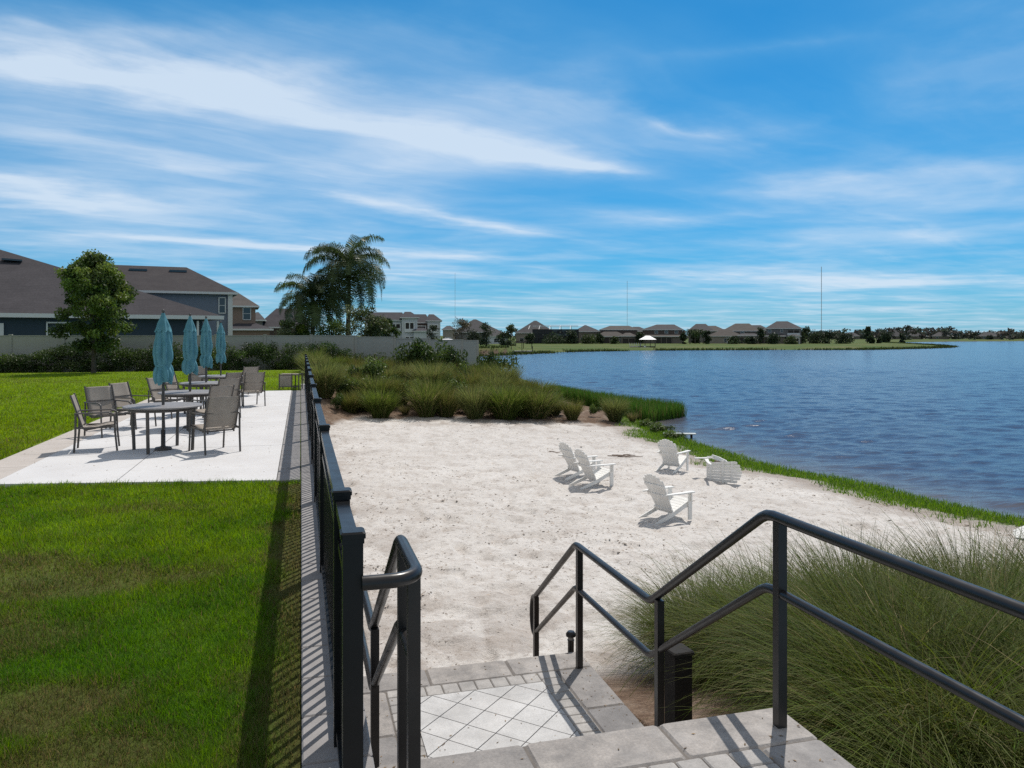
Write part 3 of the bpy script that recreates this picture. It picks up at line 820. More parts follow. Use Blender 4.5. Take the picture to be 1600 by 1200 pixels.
t.l(t.b.outputs[0], ms.inputs[1]); t.l(tr.outputs[0], ms.inputs[2]); t.l(ms.outputs[0], t.out.inputs['Surface'])
TEAL = t.m
PZ = .03

def curve(pts, n=6):
    """smooth polyline through points (Catmull-Rom)"""
    pts = [Vector(p) for p in pts]; out = []
    for i in range(len(pts) - 1):
        p0, p1, p2, p3 = pts[max(i - 1, 0)], pts[i], pts[i + 1], pts[min(i + 2, len(pts) - 1)]
        for k in range(n):
            t = k / n
            out.append(.5 * ((2 * p1) + (p2 - p0) * t + (2 * p0 - 5 * p1 + 4 * p2 - p3) * t * t + (3 * p1 - p0 - 3 * p2 + p3) * t ** 3))
    return out + [pts[-1]]
def sheet(mb, prof, y0, y1, th=.006, sag=.0):
    n = len(prof); m = 6; vs = []
    for s_ in (0, 1):
        for i, p in enumerate(prof):
            for j in range(m + 1):
                y = y0 + (y1 - y0) * j / m; q = Vector((p[0], y, p[2]))
                sg = sag * math.sin(math.pi * j / m) * math.sin(math.pi * i / (n - 1))
                a = prof[min(i + 1, n - 1)] - prof[max(i - 1, 0)]; nr = Vector((a.z, 0, -a.x)).normalized()
                vs.append(q + nr * (sg + th * s_))
    fs = []; W = m + 1; o = n * W
    for i in range(n - 1):
        for j in range(m):
            a = i * W + j; fs.append((a, a + 1, a + W + 1, a + W)); fs.append((o + a, o + a + W, o + a + W + 1, o + a + 1))
    for i in range(n - 1):
        for j in (0, m):
            a = i * W + j; fs.append((a, a + W, o + a + W, o + a) if j == 0 else (a, o + a, o + a + W, a + W))
    for j in range(m):
        for i in (0, n - 1):
            a = i * W + j; fs.append((a, o + a, o + a + 1, a + 1) if i == 0 else (a, a + 1, o + a + 1, o + a))
    mb.add(vs, fs, True)
def make_chair():
    """faces +x"""
    o = empty('sling_chair')
    back = curve([(-.385, 0, .93), (-.335, 0, .78), (-.26, 0, .55), (-.215, 0, .43)], 5)
    seat = curve([(-.205, 0, .415), (-.17, 0, .385), (-.05, 0, .392), (.12, 0, .425), (.25, 0, .44)], 5)
    m = MB()
    for s in (-1, 1):
        pts = curve([(-.39, s * .27, .945), (-.335, s * .27, .78), (-.26, s * .27, .55), (-.215, s * .27, .42), (-.165, s * .27, .375), (-.04, s * .27, .385), (.12, s * .27, .42), (.265, s * .27, .43)], 5)
        m.tube(pts, .0155, 8)
    m.bar((-.30, -.27, .66), (-.30, .27, .66), .02, .014); m.bar((.265, -.27, .428), (.265, .27, .428), .028, .02)
    m.bar((-.15, -.27, .355), (-.15, .27, .355), .022, .022); m.bar((.14, -.27, .385), (.14, .27, .385), .022, .022)
    m.build('frame', FRAME, o)
    m = MB(); sheet(m, back, -.262, .262, .005, .015); m.build('sling_back', SLING, o)
    m = MB(); sheet(m, seat, -.262, .262, .005, .012); m.build('sling_seat', SLING, o)
    for s in (-1, 1):
        y = s * .30
        m = MB(); m.tube([(-.31, y, .63), (-.312, y, .3), (-.335, y, 0)], .0175, 8); m.build('leg', FRAME, o)
        m = MB(); m.tube(curve([(.19, y, .635), (.255, y, .61), (.275, y, .54), (.285, y, .3), (.315, y, 0)], 5), .0165, 8); m.build('leg', FRAME, o)
        m = MB(); m.box((-.06, y, .643), (.54, .046, .022), bev=.009); m.bar((-.31, y, .40), (.275, y, .40), .018, .026)
        m.bar((-.30, y, .40), (-.225, s * .27, .43), .018, .022); m.bar((.25, y, .40), (.2, s * .27, .43), .018, .022)
        m.build('armrest', FRAME, o)
    return o
def make_table():
    o = empty('patio_table')
    m = MB(); m.lathe([(.3, .702), (.585, .702), (.605, .708), (.61, .72), (.602, .732), (.585, .734), (.045, .734), (.03, .728), (.03, .704)][1:-1] if False else [(.02, .700), (.56, .700), (.60, .706), (.61, .718), (.604, .732), (.585, .736), (.02, .738)], n=56); m.build('tabletop', TOP, o)
    m = MB(); m.lathe([(.5, .655), (.53, .655), (.53, .698), (.5, .698)], n=40); m.build('apron', FRAME, o)
    m = MB(); m.lathe([(.05, .10), (.06, .10), (.06, .13), (.05, .13)], n=16)
    for k in range(4):
        a = math.pi / 2 * k; m.bar((.05 * math.cos(a), .05 * math.sin(a), .115), (.47 * math.cos(a), .47 * math.sin(a), .115), .016, .022)
    for k in range(4):
        a = math.pi / 2 * k; l = MB(); ca, sa = math.cos(a), math.sin(a)
        l.tube([(.515 * ca, .515 * sa, .69), (.505 * ca, .505 * sa, .4), (.49 * ca, .49 * sa, 0)], .027, 10); l.build('leg', FRAME, o)
    return o
def make_umbrella(seed, H, fat=1.0):
    r_ = random.Random(seed)
    o = empty('patio_umbrella')
    zt = H
    m = MB(); m.tube([(0, 0, .0), (0, 0, zt - .02)], .021, 12); m.build('pole', FRAME, o)
    m = MB(); m.lathe([(.055, 0), (.12, .0), (.125, .022), (.11, .04), (.05, .05), (.032, .06), (.032, .30), (.024, .30)], n=32); m.build('base', FRAME, o)
    m = MB(); m.lathe([(.012, zt - .03), (.014, zt + .005), (.024, zt + .02), (.024, zt + .035), (.008, zt + .05)], n=12); m.build('finial', FRAME, o)
    # folded canvas: eight folds hanging round the pole, gathered by a strap
    n = 64; rows = 46; zb = 1.02; vs = []
    ph = [r_.uniform(-.25, .25) for _ in range(8)]; amp = [r_.uniform(.7, 1.3) for _ in range(8)]; ln = [r_.uniform(-.05, .05) for _ in range(8)]
    prof = [(0, .025), (.06, .045), (.14, .075), (.22, .092), (.40, .108), (.58, .118), (.68, .110), (.735, .100), (.76, .093), (.785, .101), (.85, .118), (.93, .124), (1, .108)]
    for i in range(rows):
        t = i / (rows - 1)
        for k in range(len(prof) - 1):
            if prof[k][0] <= t <= prof[k + 1][0]:
                f = (t - prof[k][0]) / (prof[k + 1][0] - prof[k][0]); r0 = prof[k][1] + (prof[k + 1][1] - prof[k][1]) * f
        for j in range(n):
            a = 2 * math.pi * j / n; kf = int((a / (2 * math.pi) * 8) % 8); lf = (a / (2 * math.pi) * 8) % 1
            fold = abs(math.sin(math.pi * (lf + ph[kf] * .3 * math.sin(math.pi * lf))))
            dep = (.26 + .16 * t) * amp[kf] * (1 - .75 * math.exp(-((t - .755) / .03) ** 2)) * min(1, t * 5)
            rr = r0 * fat * (1 + dep * (fold - .55) + .06 * math.sin(9 * t + kf * 2.1) + .05 * math.sin(17 * t + j * .7))
            sw = a + .25 * math.sin(2.2 * t + seed) * t
            z = zt - .03 - (zt - .03 - zb) * t + (ln[kf] * t * t * fold)
            vs.append((rr * math.cos(sw), rr * math.sin(sw), z))
    fs = [(i * n + j, i * n + (j + 1) % n, (i + 1) * n + (j + 1) % n, (i + 1) * n + j) for i in range(rows - 1) for j in range(n)]
    m = MB(); m.add(vs, fs, True); m.build('canopy', TEAL, o)
    # short vent cap flaring over the top
    vs = []; n2 = 48
    for i in range(7):
        t = i / 6
        for j in range(n2):
            a = 2 * math.pi * j / n2; lf = (a / (2 * math.pi) * 8) % 1; fold = abs(math.sin(math.pi * lf))
            rr = (.022 + .086 * t ** 1.15) * fat * (1 + .26 * t * (fold - .5)); vs.append((rr * math.cos(a), rr * math.sin(a), zt - .005 - .255 * t - .035 * t * fold))
    m = MB(); m.add(vs, [(i * n2 + j, i * n2 + (j + 1) % n2, (i + 1) * n2 + (j + 1) % n2, (i + 1) * n2 + j) for i in range(6) for j in range(n2)], True); m.build('vent_cap', TEAL, o)
    zs = zt - .03 - (zt - .03 - zb) * .758
    m = MB(); m.lathe([(.096 * fat, zs - .018), (.101 * fat, zs), (.096 * fat, zs + .018)], n=32); m.build('strap', TEAL, o)
    return o
chair0, table0 = make_chair(), make_table()
def cam_angle(deg):
    """heading given from the camera's right hand, turned towards the view direction"""
    return -YAW + R(deg)
tpos = []
for k, (u, zc, words) in enumerate(((255, 11.55, 'nearest to the front lawn'), (297, 14.3, 'second from the front lawn'), (322, 17.1, 'third from the front lawn'), (345, 20.0, 'farthest from the front lawn'))):
    p = D(u, zc, PZ); tpos.append(p)
    tb = table0 if k == 0 else copy_tree(table0)
    tb.location = p; tb.scale = (.91, .91, .915); tb.rotation_euler = (0, 0, cam_angle(88 + (0, 20, 38, 10)[k]))
    tag(tb, 'round grey patio table with four legs, the one ' + words, 'table', 'round tables on the patio')
    um = make_umbrella(11 + k, (2.06, 2.08, 2.10, 2.05)[k], (1.06, 1.0, .98, .95)[k]); um.location = p
    tag(um, 'folded teal parasol in the middle of the round table ' + words, 'parasol', 'folded parasols on the patio')
# (u, v of the middle of the feet, heading, label)
CH = [(153, 702, 24, 'taupe sling chair at the left front corner of the nearest table, seen from the side'),
      (170, 680, -34, 'taupe sling chair facing the camera behind the left front chair of the nearest table'),
      (209, 668, -14, 'dark framed sling chair on the lawn edge between the nearest table and the second'),
      (335, 705, 135, 'taupe sling chair at the right of the nearest table with its back to the camera'),
      (330, 674, 145, 'taupe sling chair hidden in part behind the right chair of the nearest table'),
      (263, 652, -12, 'taupe sling chair left of the second table, partly behind the first folded parasol'),
      (283, 637, -10, 'taupe sling chair on the lawn edge left of the second folded parasol'),
      (346, 653, 140, 'taupe sling chair right of the second table with its back turned'),
      (391, 634, 128, 'taupe sling chair standing alone at the right in the open part of the patio'),
      (352, 635, 150, 'taupe sling chair turned to the third table behind the second table chairs'),
      (312, 618, -60, 'taupe sling chair facing the camera between the second and third folded parasols'),
      (383, 618, 140, 'taupe sling chair at the fourth table behind the lone chair on the right'),
      (305, 640, 60, 'taupe sling chair tucked under the near side of the second table')]
for k, (u, v, a, lab) in enumerate(CH[:12]):
    c = chair0 if k == 0 else copy_tree(chair0)
    p = P(u, v, PZ); c.location = p; c.scale = (.87, .87, .89); c.rotation_euler = (0, 0, cam_angle(a)); tag(c, lab, 'chair', 'sling chairs on the patio')
# low side rack at the far corner of the patio
p = P(449, 608, PZ)
o = empty('low_bench', p, cam_angle(0), 'low dark framed bench with pale sling sides at the far corner of the patio', 'bench')
m = MB()
for x in (-.2, .2, .42):
    m.bar((x, -.2, 0), (x, -.2, .5), .03, .03, (0, 1, 0)); m.bar((x, .2, 0), (x, .2, .5), .03, .03, (0, 1, 0))
for y in (-.2, .2):
    for z in (.09, .46): m.bar((-.2, y, z), (.42, y, z), .022, .022)
m.build('frame', FRAME, o)
m = MB(); m.box((0, -.2, .275), (.37, .008, .35)); m.build('side_panel', SLING, o)
m = MB(); m.box((.11, 0, .485), (.6, .38, .012)); m.build('seat', SLING, o)

# ------------------------------------------------------------------ white wooden beach chairs
t = NT('weathered_white_paint'); f = t.noise(6, 6, .65); g = t.noise(34, 5, .7)
c = t.mix(t.ramp(f, [(.35, 0.0), (.75, .7)]), (.82, .81, .78), (.70, .685, .65)); c = t.mix(t.ramp(g, [(.60, 0.0), (.74, .55)]), c, (.40, .37, .33))
WHITE = t.set(c, .6, t.bump(g, .2, .004), 0, .3)
def board(mb, a, b, w, th, up): mb.bar(a, b, w, th, up)
def make_adirondack():
    """faces +x"""
    o = empty('beach_chair'); S = .27
    m = MB(); d = Vector((-.42, 0, -.19)).normalized()
    for k in range(6):
        q = Vector((.435, 0, .375)) + d * (.085 * k); m.bar(q + Vector((0, -S - .015, .012)), q + Vector((0, S + .015, .012)), .075, .02, (.19, 0, .98)) if False else m.box(q + Vector((0, 0, .012)), (.076, 2 * S + .03, .02), Matrix.Rotation(-math.atan2(.19, .42), 3, 'Y'))
    m.build('seat', WHITE, o)
    m = MB(); base = Vector((.0, 0, .155)); up = Vector((-math.sin(R(27)), 0, math.cos(R(27)))); nr = Vector((math.cos(R(27)), 0, math.sin(R(27))))
    tops = [.80, .87, .905, .92, .905, .87, .80]
    for k in range(7):
        y0 = (k - 3) * .068; y1 = (k - 3) * .086; L = tops[k]; hw = .030; hw2 = .0375
        e = .035 if k in (0, 6) else .012
        sg = -1 if k < 3 else (1 if k > 3 else 0)
        pl = [(y0 - hw, 0), (y0 + hw, 0), (y1 + hw2, L - (e if sg > 0 else 0) * 1.6), (y1 + hw2 * .5, L), (y1 - hw2 * .5, L), (y1 - hw2, L - (e if sg < 0 else 0) * 1.6)]
        m.prism(pl, lambda p, q, t: base + Vector((0, p, 0)) + up * q + nr * t, .018)
    m.build('backrest', WHITE, o)
    m = MB()
    for h, w in ((.10, .54), (.42, .62), (.66, .56)):
        q = base + up * h - nr * .022; m.bar(q + Vector((0, -w / 2, 0)), q + Vector((0, w / 2, 0)), .07 if h < .5 else .05, .022, nr) if False else m.prism([(-w / 2, -.03), (w / 2, -.03), (w / 2, .03), (-w / 2, .03)], lambda p, q_, t, q=q: q + Vector((0, p, 0)) + up * q_ + nr * t, .024)
    m.build('back_batten', WHITE, o)
    for s in (-1, 1):
        y = s * S
        m = MB(); m.prism([(.44, .27), (.455, .375), (.36, .385), (-.12, .175), (-.50, .045), (-.53, .0), (-.42, 0), (.0, .13), (.28, .25)], lambda p, q, t: Vector((p, y + t, q)), .024); m.build('rear_leg', WHITE, o)
        m = MB(); m.box((.40, y + s * .026, .28), (.10, .026, .56)); m.box((.415, y + s * .052, .46), (.03, .026, .16)); m.build('front_leg', WHITE, o)
        m = MB(); m.prism([(.50, -.045), (.505, .03), (.47, .07), (.1, .065), (-.3, .03), (-.36, .0), (-.36, -.03), (.1, -.045)], lambda p, q, t: Vector((p, y + s * (.03 + q * 1.0), .572 + t)), .024); m.build('armrest', WHITE, o)
    return o
adi0 = make_adirondack()
def ground_at(u, v):
    zc = np.arange(4.0, 75.0, .03); x = (u - 800) / FPX * zc
    X_, Y_ = x * CS + zc * SN, -x * SN + zc * CS; zr_ = EYE - (v - HOR) / FPX * zc; zt_ = terrain(X_, Y_)
    i = int(np.argmax(zr_ < zt_)) if (zr_ < zt_).any() else len(zc) - 1
    return Vector((float(X_[i]), float(Y_[i]), float(zt_[i])))
AD = [(1040, 810, 32, 'white wooden beach chair standing alone nearest to the stairs'),
      (925, 758, 27, 'white wooden beach chair in front of its twin at the left of the sand'),
      (899, 744, 30, 'white wooden beach chair half hidden behind its twin at the left of the sand'),
      (1050, 735, 52, 'white wooden beach chair next to the fallen chair near the water')]
for k, (u, v, a, lab) in enumerate(AD):
    c = adi0 if k == 0 else copy_tree(adi0)
    c.scale = (.91, .91, .91); c.location = ground_at(u, v) - Vector((0, 0, .02)); c.rotation_euler = (0, 0, cam_angle(a)); tag(c, lab, 'beach chair', 'white wooden beach chairs on the sand')
# one lying on its side, back towards the stairs, and one tipped forward on its face
c = copy_tree(adi0); p = ground_at(1096, 748)
rotm = Matrix.Rotation(cam_angle(80), 4, 'Z') @ Matrix.Rotation(R(90), 4, 'X')
c.matrix_world = Matrix.Translation(p + Vector((0, 0, .18))) @ Matrix.Rotation(cam_angle(13), 4, 'Z') @ Matrix.Rotation(R(90), 4, 'Z') @ Matrix.Rotation(R(90), 4, 'X') @ Matrix.Scale(.92, 4)
tag(c, 'white wooden beach chair toppled on its side near the water', 'beach chair', 'white wooden beach chairs on the sand')
c = copy_tree(adi0); p = ground_at(1677, 854)
c.matrix_world = Matrix.Translation(p + Vector((0, 0, .53))) @ Matrix.Rotation(cam_angle(-3), 4, 'Z') @ Matrix.Rotation(R(-88), 4, 'Y')
tag(c, 'white wooden beach chair tipped on its back at the right edge behind the tall grass', 'beach chair', 'white wooden beach chairs on the sand')
# pale plank on the weeds at the water's edge
p = ground_at(1062, 684)
o = empty('plank', p + Vector((0, 0, .16)), cam_angle(-4), 'narrow pale plank lying on weeds at the edge of the water', 'plank')
m = MB(); m.box((0, 0, 0), (1.25, .26, .035), bev=.01); m.build('board', mottled('bleached_board', (.55, .60, .58), (.66, .70, .68), 3, .7, .3, .01, .3), o)
m = MB(); m.box((-.45, 0, -.12), (.06, .2, .2)); m.box((.45, 0, -.12), (.06, .2, .2)); m.build('bearer', WOODD, o)
# driftwood and litter
DRIFT = mottled('driftwood', (.24, .18, .145), (.36, .295, .25), 12, .9, .5, .01, .2)
p = ground_at(1126, 727)
m = MB(); rr_ = random.Random(9)
def knob(mb, n, sx, sy, sz, seed):
    r_ = random.Random(seed); vs = []; fs = []
    K = 10
    for i in range(6):
        t = math.pi * (i + .5) / 6
        for j in range(K):
            a = 2 * math.pi * j / K; q = 1 + r_.uniform(-.28, .28); vs.append((sx * math.sin(t) * math.cos(a) * q, sy * math.sin(t) * math.sin(a) * q, sz * math.cos(t) * q))
    for i in range(5):
        for j in range(K): fs.append((i * K + j, i * K + (j + 1) % K, (i + 1) * K + (j + 1) % K, (i + 1) * K + j))
    fs.append(tuple(range(K - 1, -1, -1))); fs.append(tuple(5 * K + j for j in range(K))); mb.add(vs, fs, True)
knob(m, 0, .20, .12, .12, 4); o = m.build('driftwood_stump', DRIFT, None, p + Vector((0, 0, .04))); tag(o, 'brown driftwood stump on the sand right of the toppled chair', 'driftwood')
p = ground_at(975, 714); m = MB()
for k in range(7):
    a = rr_.uniform(-.6, .6); c_ = Vector((rr_.uniform(-.35, .35), rr_.uniform(-.15, .15), .02 + k * .006)); d_ = Vector((math.cos(a), math.sin(a), rr_.uniform(-.05, .08))) * rr_.uniform(.12, .35)
    m.tube([c_ - d_, c_ + Vector((0, .01, .01)), c_ + d_], [.013, .016, .008], 6)
o = m.build('driftwood_pile', DRIFT, None, p); o.rotation_euler = (0, 0, cam_angle(0)); tag(o, 'small pile of brown driftwood sticks between the white chairs', 'driftwood')
p = ground_at(868, 708); m = MB(); m.tube([(-.3, 0, .02), (-.1, .04, .05), (.05, -.03, .02), (.28, .05, .06)], [.012, .014, .012, .006], 6)
o = m.build('stick', DRIFT, None, p); o.rotation_euler = (0, 0, cam_angle(0)); tag(o, 'dark crooked stick on the sand left of the paired beach chairs', 'stick')
# crumbs of bark and weed all over the sand
rg = np.random.default_rng(23)
n0 = 130000; zr = np.exp(rg.uniform(math.log(5.5), math.log(31), n0)); uu = rg.uniform(470, 1750, n0); xc = (uu - 800) / FPX * zr
bx = xc * CS + zr * SN; by = -xc * SN + zr * CS
dd = lake_dist(bx, by); nn = fbm(bx * .8, by * .8, 61, 4)
ok = (bx > .3) & (dd > .9) & ((bx < 2.3) | (by > 7.2)) & ~((bx < 2.3) & (by < 6.8)) & (rg.uniform(0, 1, n0) < .04 + 2.2 * np.maximum(0, nn - .5) + .5 * np.exp(-zr / 6) + .3 * (bx < 1.6))
bx, by, zr = bx[ok], by[ok], zr[ok]; n = len(bx); bz = terrain(bx, by)
sz = np.minimum(.019, rg.gamma(1.4, .0046, n)) * np.clip(zr / 9, .7, 1.8); el = rg.uniform(.6, 2.2, n); an = rg.uniform(0, 3.14, n)
base = np.array([(1, 0, 0), (-.5, .8, 0), (-.6, -.75, 0), (.1, .1, .5), (.3, -.5, .3)])
V = base[None] * sz[:, None, None]; V = V * np.stack([el, np.ones(n), np.ones(n) * .9], -1)[:, None, :] * rg.uniform(.7, 1.3, (n, 5, 3))
ca, sa = np.cos(an)[:, None], np.sin(an)[:, None]; x_, y_ = V[..., 0] * ca - V[..., 1] * sa, V[..., 0] * sa + V[..., 1] * ca
V = np.stack([x_ + bx[:, None], y_ + by[:, None], V[..., 2] + bz[:, None] - .002], -1).reshape(-1, 3)
b = np.arange(n)[:, None] * 5
T = np.concatenate([b + np.array(f)[None] for f in ((0, 1, 3), (1, 2, 3), (2, 4, 3), (0, 3, 4), (0, 4, 2))], 0)
C = np.array([.22, .19, .165])[None] * rg.uniform(.5, 2.3, (n, 1)); C = np.repeat(C[:, None], 5, 1).reshape(-1, 3)
t = NT('beach_crumb'); t.set(t.attr(), .95, None, 0, .1)
o = link('beach_litter', fast_mesh('beach_litter', V, [T], C), t.m); tag(o, 'scattered crumbs of bark and dry weed on the sand', 'litter', kind='stuff')

# flecks of leaf and mulch blown over the slab and the stairs
rg = np.random.default_rng(71)
n1, n2, n3 = 420, 260, 160
bx = np.concatenate([rg.uniform(-4, 0, n1), rg.uniform(.32, 2.15, n2), rg.uniform(.4, 2.1, n3)]); by = np.concatenate([9.8 + 15 * rg.uniform(0, 1, n1), rg.uniform(4.05, 5.85, n2), rg.uniform(1.5, 3.15, n3)])
bz = np.concatenate([np.full(n1, .032), np.full(n2, ZL + .002), np.full(n3, .002)]); n = len(bx)
edge = rg.uniform(0, 1, n) < .45
bx = np.where(edge & (np.arange(n) >= n1), np.where(rg.uniform(0, 1, n) < .6, 2.17 - np.abs(rg.normal(0, .16, n)), .3 + np.abs(rg.normal(0, .12, n))), bx)
sz = rg.uniform(.004, .013, n) * np.where(np.arange(n) < n1, 1.6, 1); an = rg.uniform(0, 6.28, n)
V = np.array([(1, 0, 0), (0, .35, .12), (-1, 0, .2), (0, -.35, .05)])[None] * sz[:, None, None]
ca, sa = np.cos(an)[:, None], np.sin(an)[:, None]
V = np.stack([V[..., 0] * ca - V[..., 1] * sa + bx[:, None], V[..., 0] * sa + V[..., 1] * ca + by[:, None], V[..., 2] + bz[:, None]], -1).reshape(-1, 3)
C = np.repeat((np.array([.20, .14, .08])[None] * rg.uniform(.4, 1.6, (n, 1)))[:, None], 4, 1).reshape(-1, 3)
o = link('leaf_flecks', fast_mesh('leaf_flecks', V, [np.arange(n)[:, None] * 4 + np.arange(4)[None]], C), bpy.data.materials['beach_crumb']); tag(o, 'tiny brown leaf flecks blown over the patio slab and stone stairs', 'leaf litter', kind='stuff')
# ------------------------------------------------------------------ plants
LEAF = leafmat('leaf_blades', .35, .6, .1)
LEAFD = leafmat('leaf_cards', .30, .5, .3)
BARK = mottled('bark', (.07, .055, .045), (.14, .115, .095), 10, .95, .8, .03, .1, 40)
def clump_mesh(name, seed, n, rad, H, spread, droop, w, pal, dead=.2, segs=5, tips=None, clumpy=0):
    r_ = np.random.default_rng(seed)
    rr = rad * np.sqrt(r_.uniform(0, 1, n)); a = r_.uniform(0, 6.283, n)
    base = np.stack([rr * np.cos(a), rr * np.sin(a), np.full(n, -.03)], -1)
    az = math.pi / 2 - a + r_.normal(0, .7, n)
    L = H * r_.uniform(.55, 1.15, n)
    tilt = np.abs(r_.normal(0, .16, n)) + spread * rr / rad
    bend = droop * r_.uniform(.4, 1.5, n)
    pal = np.array(pal); k = r_.integers(0, len(pal), n)
    c = pal[k] * r_.uniform(.65, 1.35, (n, 1))
    dm = r_.uniform(0, 1, n) < dead
    c[dm] = np.array([.27, .215, .115]) * r_.uniform(.6, 1.3, (int(dm.sum()), 1)); bend[dm] *= 1.25
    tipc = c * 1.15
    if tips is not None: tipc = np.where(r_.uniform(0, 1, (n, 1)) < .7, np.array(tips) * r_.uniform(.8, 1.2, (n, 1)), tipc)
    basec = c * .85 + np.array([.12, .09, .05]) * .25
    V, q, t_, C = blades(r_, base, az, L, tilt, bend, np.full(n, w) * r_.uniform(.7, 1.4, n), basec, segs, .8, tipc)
    return fast_mesh(name, V, [q, t_], C)
def leaf_cloud(seed, cent, rad, n, size, pal, flat=.0, shell=.35):
    """many small leaf-shaped faces in clumps; cent: (m,3), rad: (m,3)"""
    r_ = np.random.default_rng(seed); cent = np.asarray(cent, float); rad = np.asarray(rad, float); m = len(cent)
    vol = rad.prod(1) ** (2 / 3); k = r_.choice(m, n, p=vol / vol.sum())
    d = r_.normal(0, 1, (n, 3)); d /= np.linalg.norm(d, axis=1)[:, None]
    q = r_.uniform(0, 1, n) ** shell
    p = cent[k] + d * rad[k] * q[:, None] * r_.uniform(.75, 1.12, (n, 1))
    # leaf: rhombus along t, width along s
    t_ = r_.normal(0, 1, (n, 3)) + d * .6; t_[:, 2] -= .35; t_ /= np.linalg.norm(t_, axis=1)[:, None]
    s_ = np.cross(t_, r_.normal(0, 1, (n, 3))); s_ /= np.linalg.norm(s_, axis=1)[:, None] + 1e-9
    ls = size * r_.uniform(.6, 1.4, n)[:, None]
    V = np.stack([p - t_ * ls * .5, p + s_ * ls * .26, p + t_ * ls * .5, p - s_ * ls * .26], 1).reshape(-1, 3)
    b = np.arange(n)[:, None] * 4
    F = b + np.arange(4)[None]
    pal = np.array(pal); kc = r_.integers(0, len(pal), m)
    c = pal[kc[k]] * r_.uniform(.6, 1.4, (n, 1)) * (1 + .25 * r_.normal(0, 1, (m, 1))[k]).clip(.6, 1.5)
    return V, F, np.repeat(c[:, None], 4, 1).reshape(-1, 3)
G1 = [(.036, .076, .007), (.060, .106, .010), (.098, .140, .015), (.028, .055, .008)]
G2 = [(.065, .10, .02), (.10, .13, .028), (.05, .08, .018)]
G3 = [(.046, .090, .015), (.074, .125, .019), (.122, .172, .030), (.032, .060, .013)]
DK = [(.029, .057, .014), (.044, .078, .018), (.064, .100, .022)]

GL = [(.052, .100, .011), (.083, .130, .016), (.12, .162, .022), (.043, .075, .011)]
# tall grass beside the stairs
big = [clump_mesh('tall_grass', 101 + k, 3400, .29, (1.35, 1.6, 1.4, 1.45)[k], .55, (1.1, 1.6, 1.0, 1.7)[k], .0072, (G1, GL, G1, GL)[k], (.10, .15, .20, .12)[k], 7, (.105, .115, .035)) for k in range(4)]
spots = [(3.48, 6.2, .72, 0), (3.95, 6.9, .9, 2), (3.95, 5.75, 1.0, 1), (4.45, 6.7, 1.0, 0), (4.75, 5.7, 1.05, 3), (5.45, 6.6, 1.0, 2), (5.85, 5.6, 1.0, 1), (6.5, 6.5, 1.0, 0), (6.95, 5.5, 1.05, 2),
         (7.7, 6.2, 1.0, 1), (3.85, 4.75, .92, 3), (4.2, 4.7, 1.05, 0), (5.1, 4.6, 1.05, 1), (6.1, 4.5, 1.05, 3), (7.2, 4.5, 1.05, 0), (3.55, 3.7, .95, 1), (4.0, 3.55, 1.0, 3), (4.95, 3.5, 1.0, 1),
         (6.0, 3.4, 1.0, 0), (3.2, 2.6, .9, 3), (4.1, 2.45, .95, 1), (5.1, 2.4, 1.0, 0), (8.4, 5.2, 1.05, 3)]
rows = {}
for k, (x, y, s, v) in enumerate(spots):
    z = float(terrain(np.array([x]), np.array([y]))[0])
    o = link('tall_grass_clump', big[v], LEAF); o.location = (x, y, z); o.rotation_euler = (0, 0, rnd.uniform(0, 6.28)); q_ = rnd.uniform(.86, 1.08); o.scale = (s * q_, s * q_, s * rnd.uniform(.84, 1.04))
    row = 'the sand side' if y > 6.05 else ('the middle' if y > 4.0 else 'the near side')
    rows.setdefault(row, []).append((x, o))
for row, L in rows.items():
    for i, (x, o) in enumerate(sorted(L, key=lambda a: a[0])):
        tag(o, 'arching green grass clump by the stairs, %s from the handrail on %s' % (ordinal(i), row), 'ornamental grass', 'grass clumps beside the stairs')

GS = [(.085, .125, .035), (.12, .16, .05), (.155, .19, .065), (.06, .09, .025)]
# grasses and shrubs on the bank behind the sand
vA = [clump_mesh('bank_grass', 201 + k, 1900, .30, 1.25, .30, .85, .017, (G3, GS, G3)[k], (.08, .14, .22)[k], 4, ((.12, .165, .035), (.19, .21, .07), (.15, .18, .05))[k]) for k in range(3)]
vB = [clump_mesh('feathery_grass', 211 + k, 1700, .30, 1.2, .28, .55, .015, G2, .16, 4, (.17, .17, .05)) for k in range(2)]
def shrub_mesh(seed, n, pal, size, R_=.5, H=1.0):
    r_ = np.random.default_rng(seed); m = 16
    cent = np.stack([r_.normal(0, R_ * .42, m), r_.normal(0, R_ * .42, m), r_.uniform(.25, .85, m) * H], -1); rad = np.full((m, 3), .26 * R_ / .5) * r_.uniform(.7, 1.2, (m, 1))
    V, F, C = leaf_cloud(seed, cent, rad, n, size, pal); return fast_mesh('shrub', V, [F], C)
vS = [shrub_mesh(231, 2600, DK, .085), shrub_mesh(232, 2600, [(.05, .085, .02), (.07, .11, .025), (.11, .15, .04)], .085)]
vT = [clump_mesh('dry_grass', 241, 500, .16, 1.0, .35, .5, .015, [(.13, .13, .05), (.09, .11, .03)], .3, 4)]
front = [(528, 641, .62, 'S0'), (548, 645, .85, 'B0'), (571, 641, 1.02, 'A1'), (595, 652, 1.30, 'A0'), (633, 648, .62, 'T0'), (666, 651, 1.20, 'A2'), (697, 650, 1.15, 'B1'), (727, 646, 1.0, 'S1'),
         (742, 653, 1.25, 'A1'), (771, 649, 1.05, 'S0'), (790, 654, 1.30, 'A0'), (818, 651, 1.05, 'B0'), (840, 653, 1.25, 'A2'), (866, 648, .85, 'A1'), (894, 656, .85, 'B1'), (928, 651, .62, 'S1'), (961, 659, .98, 'A1'), (988, 660, .62, 'T0')]
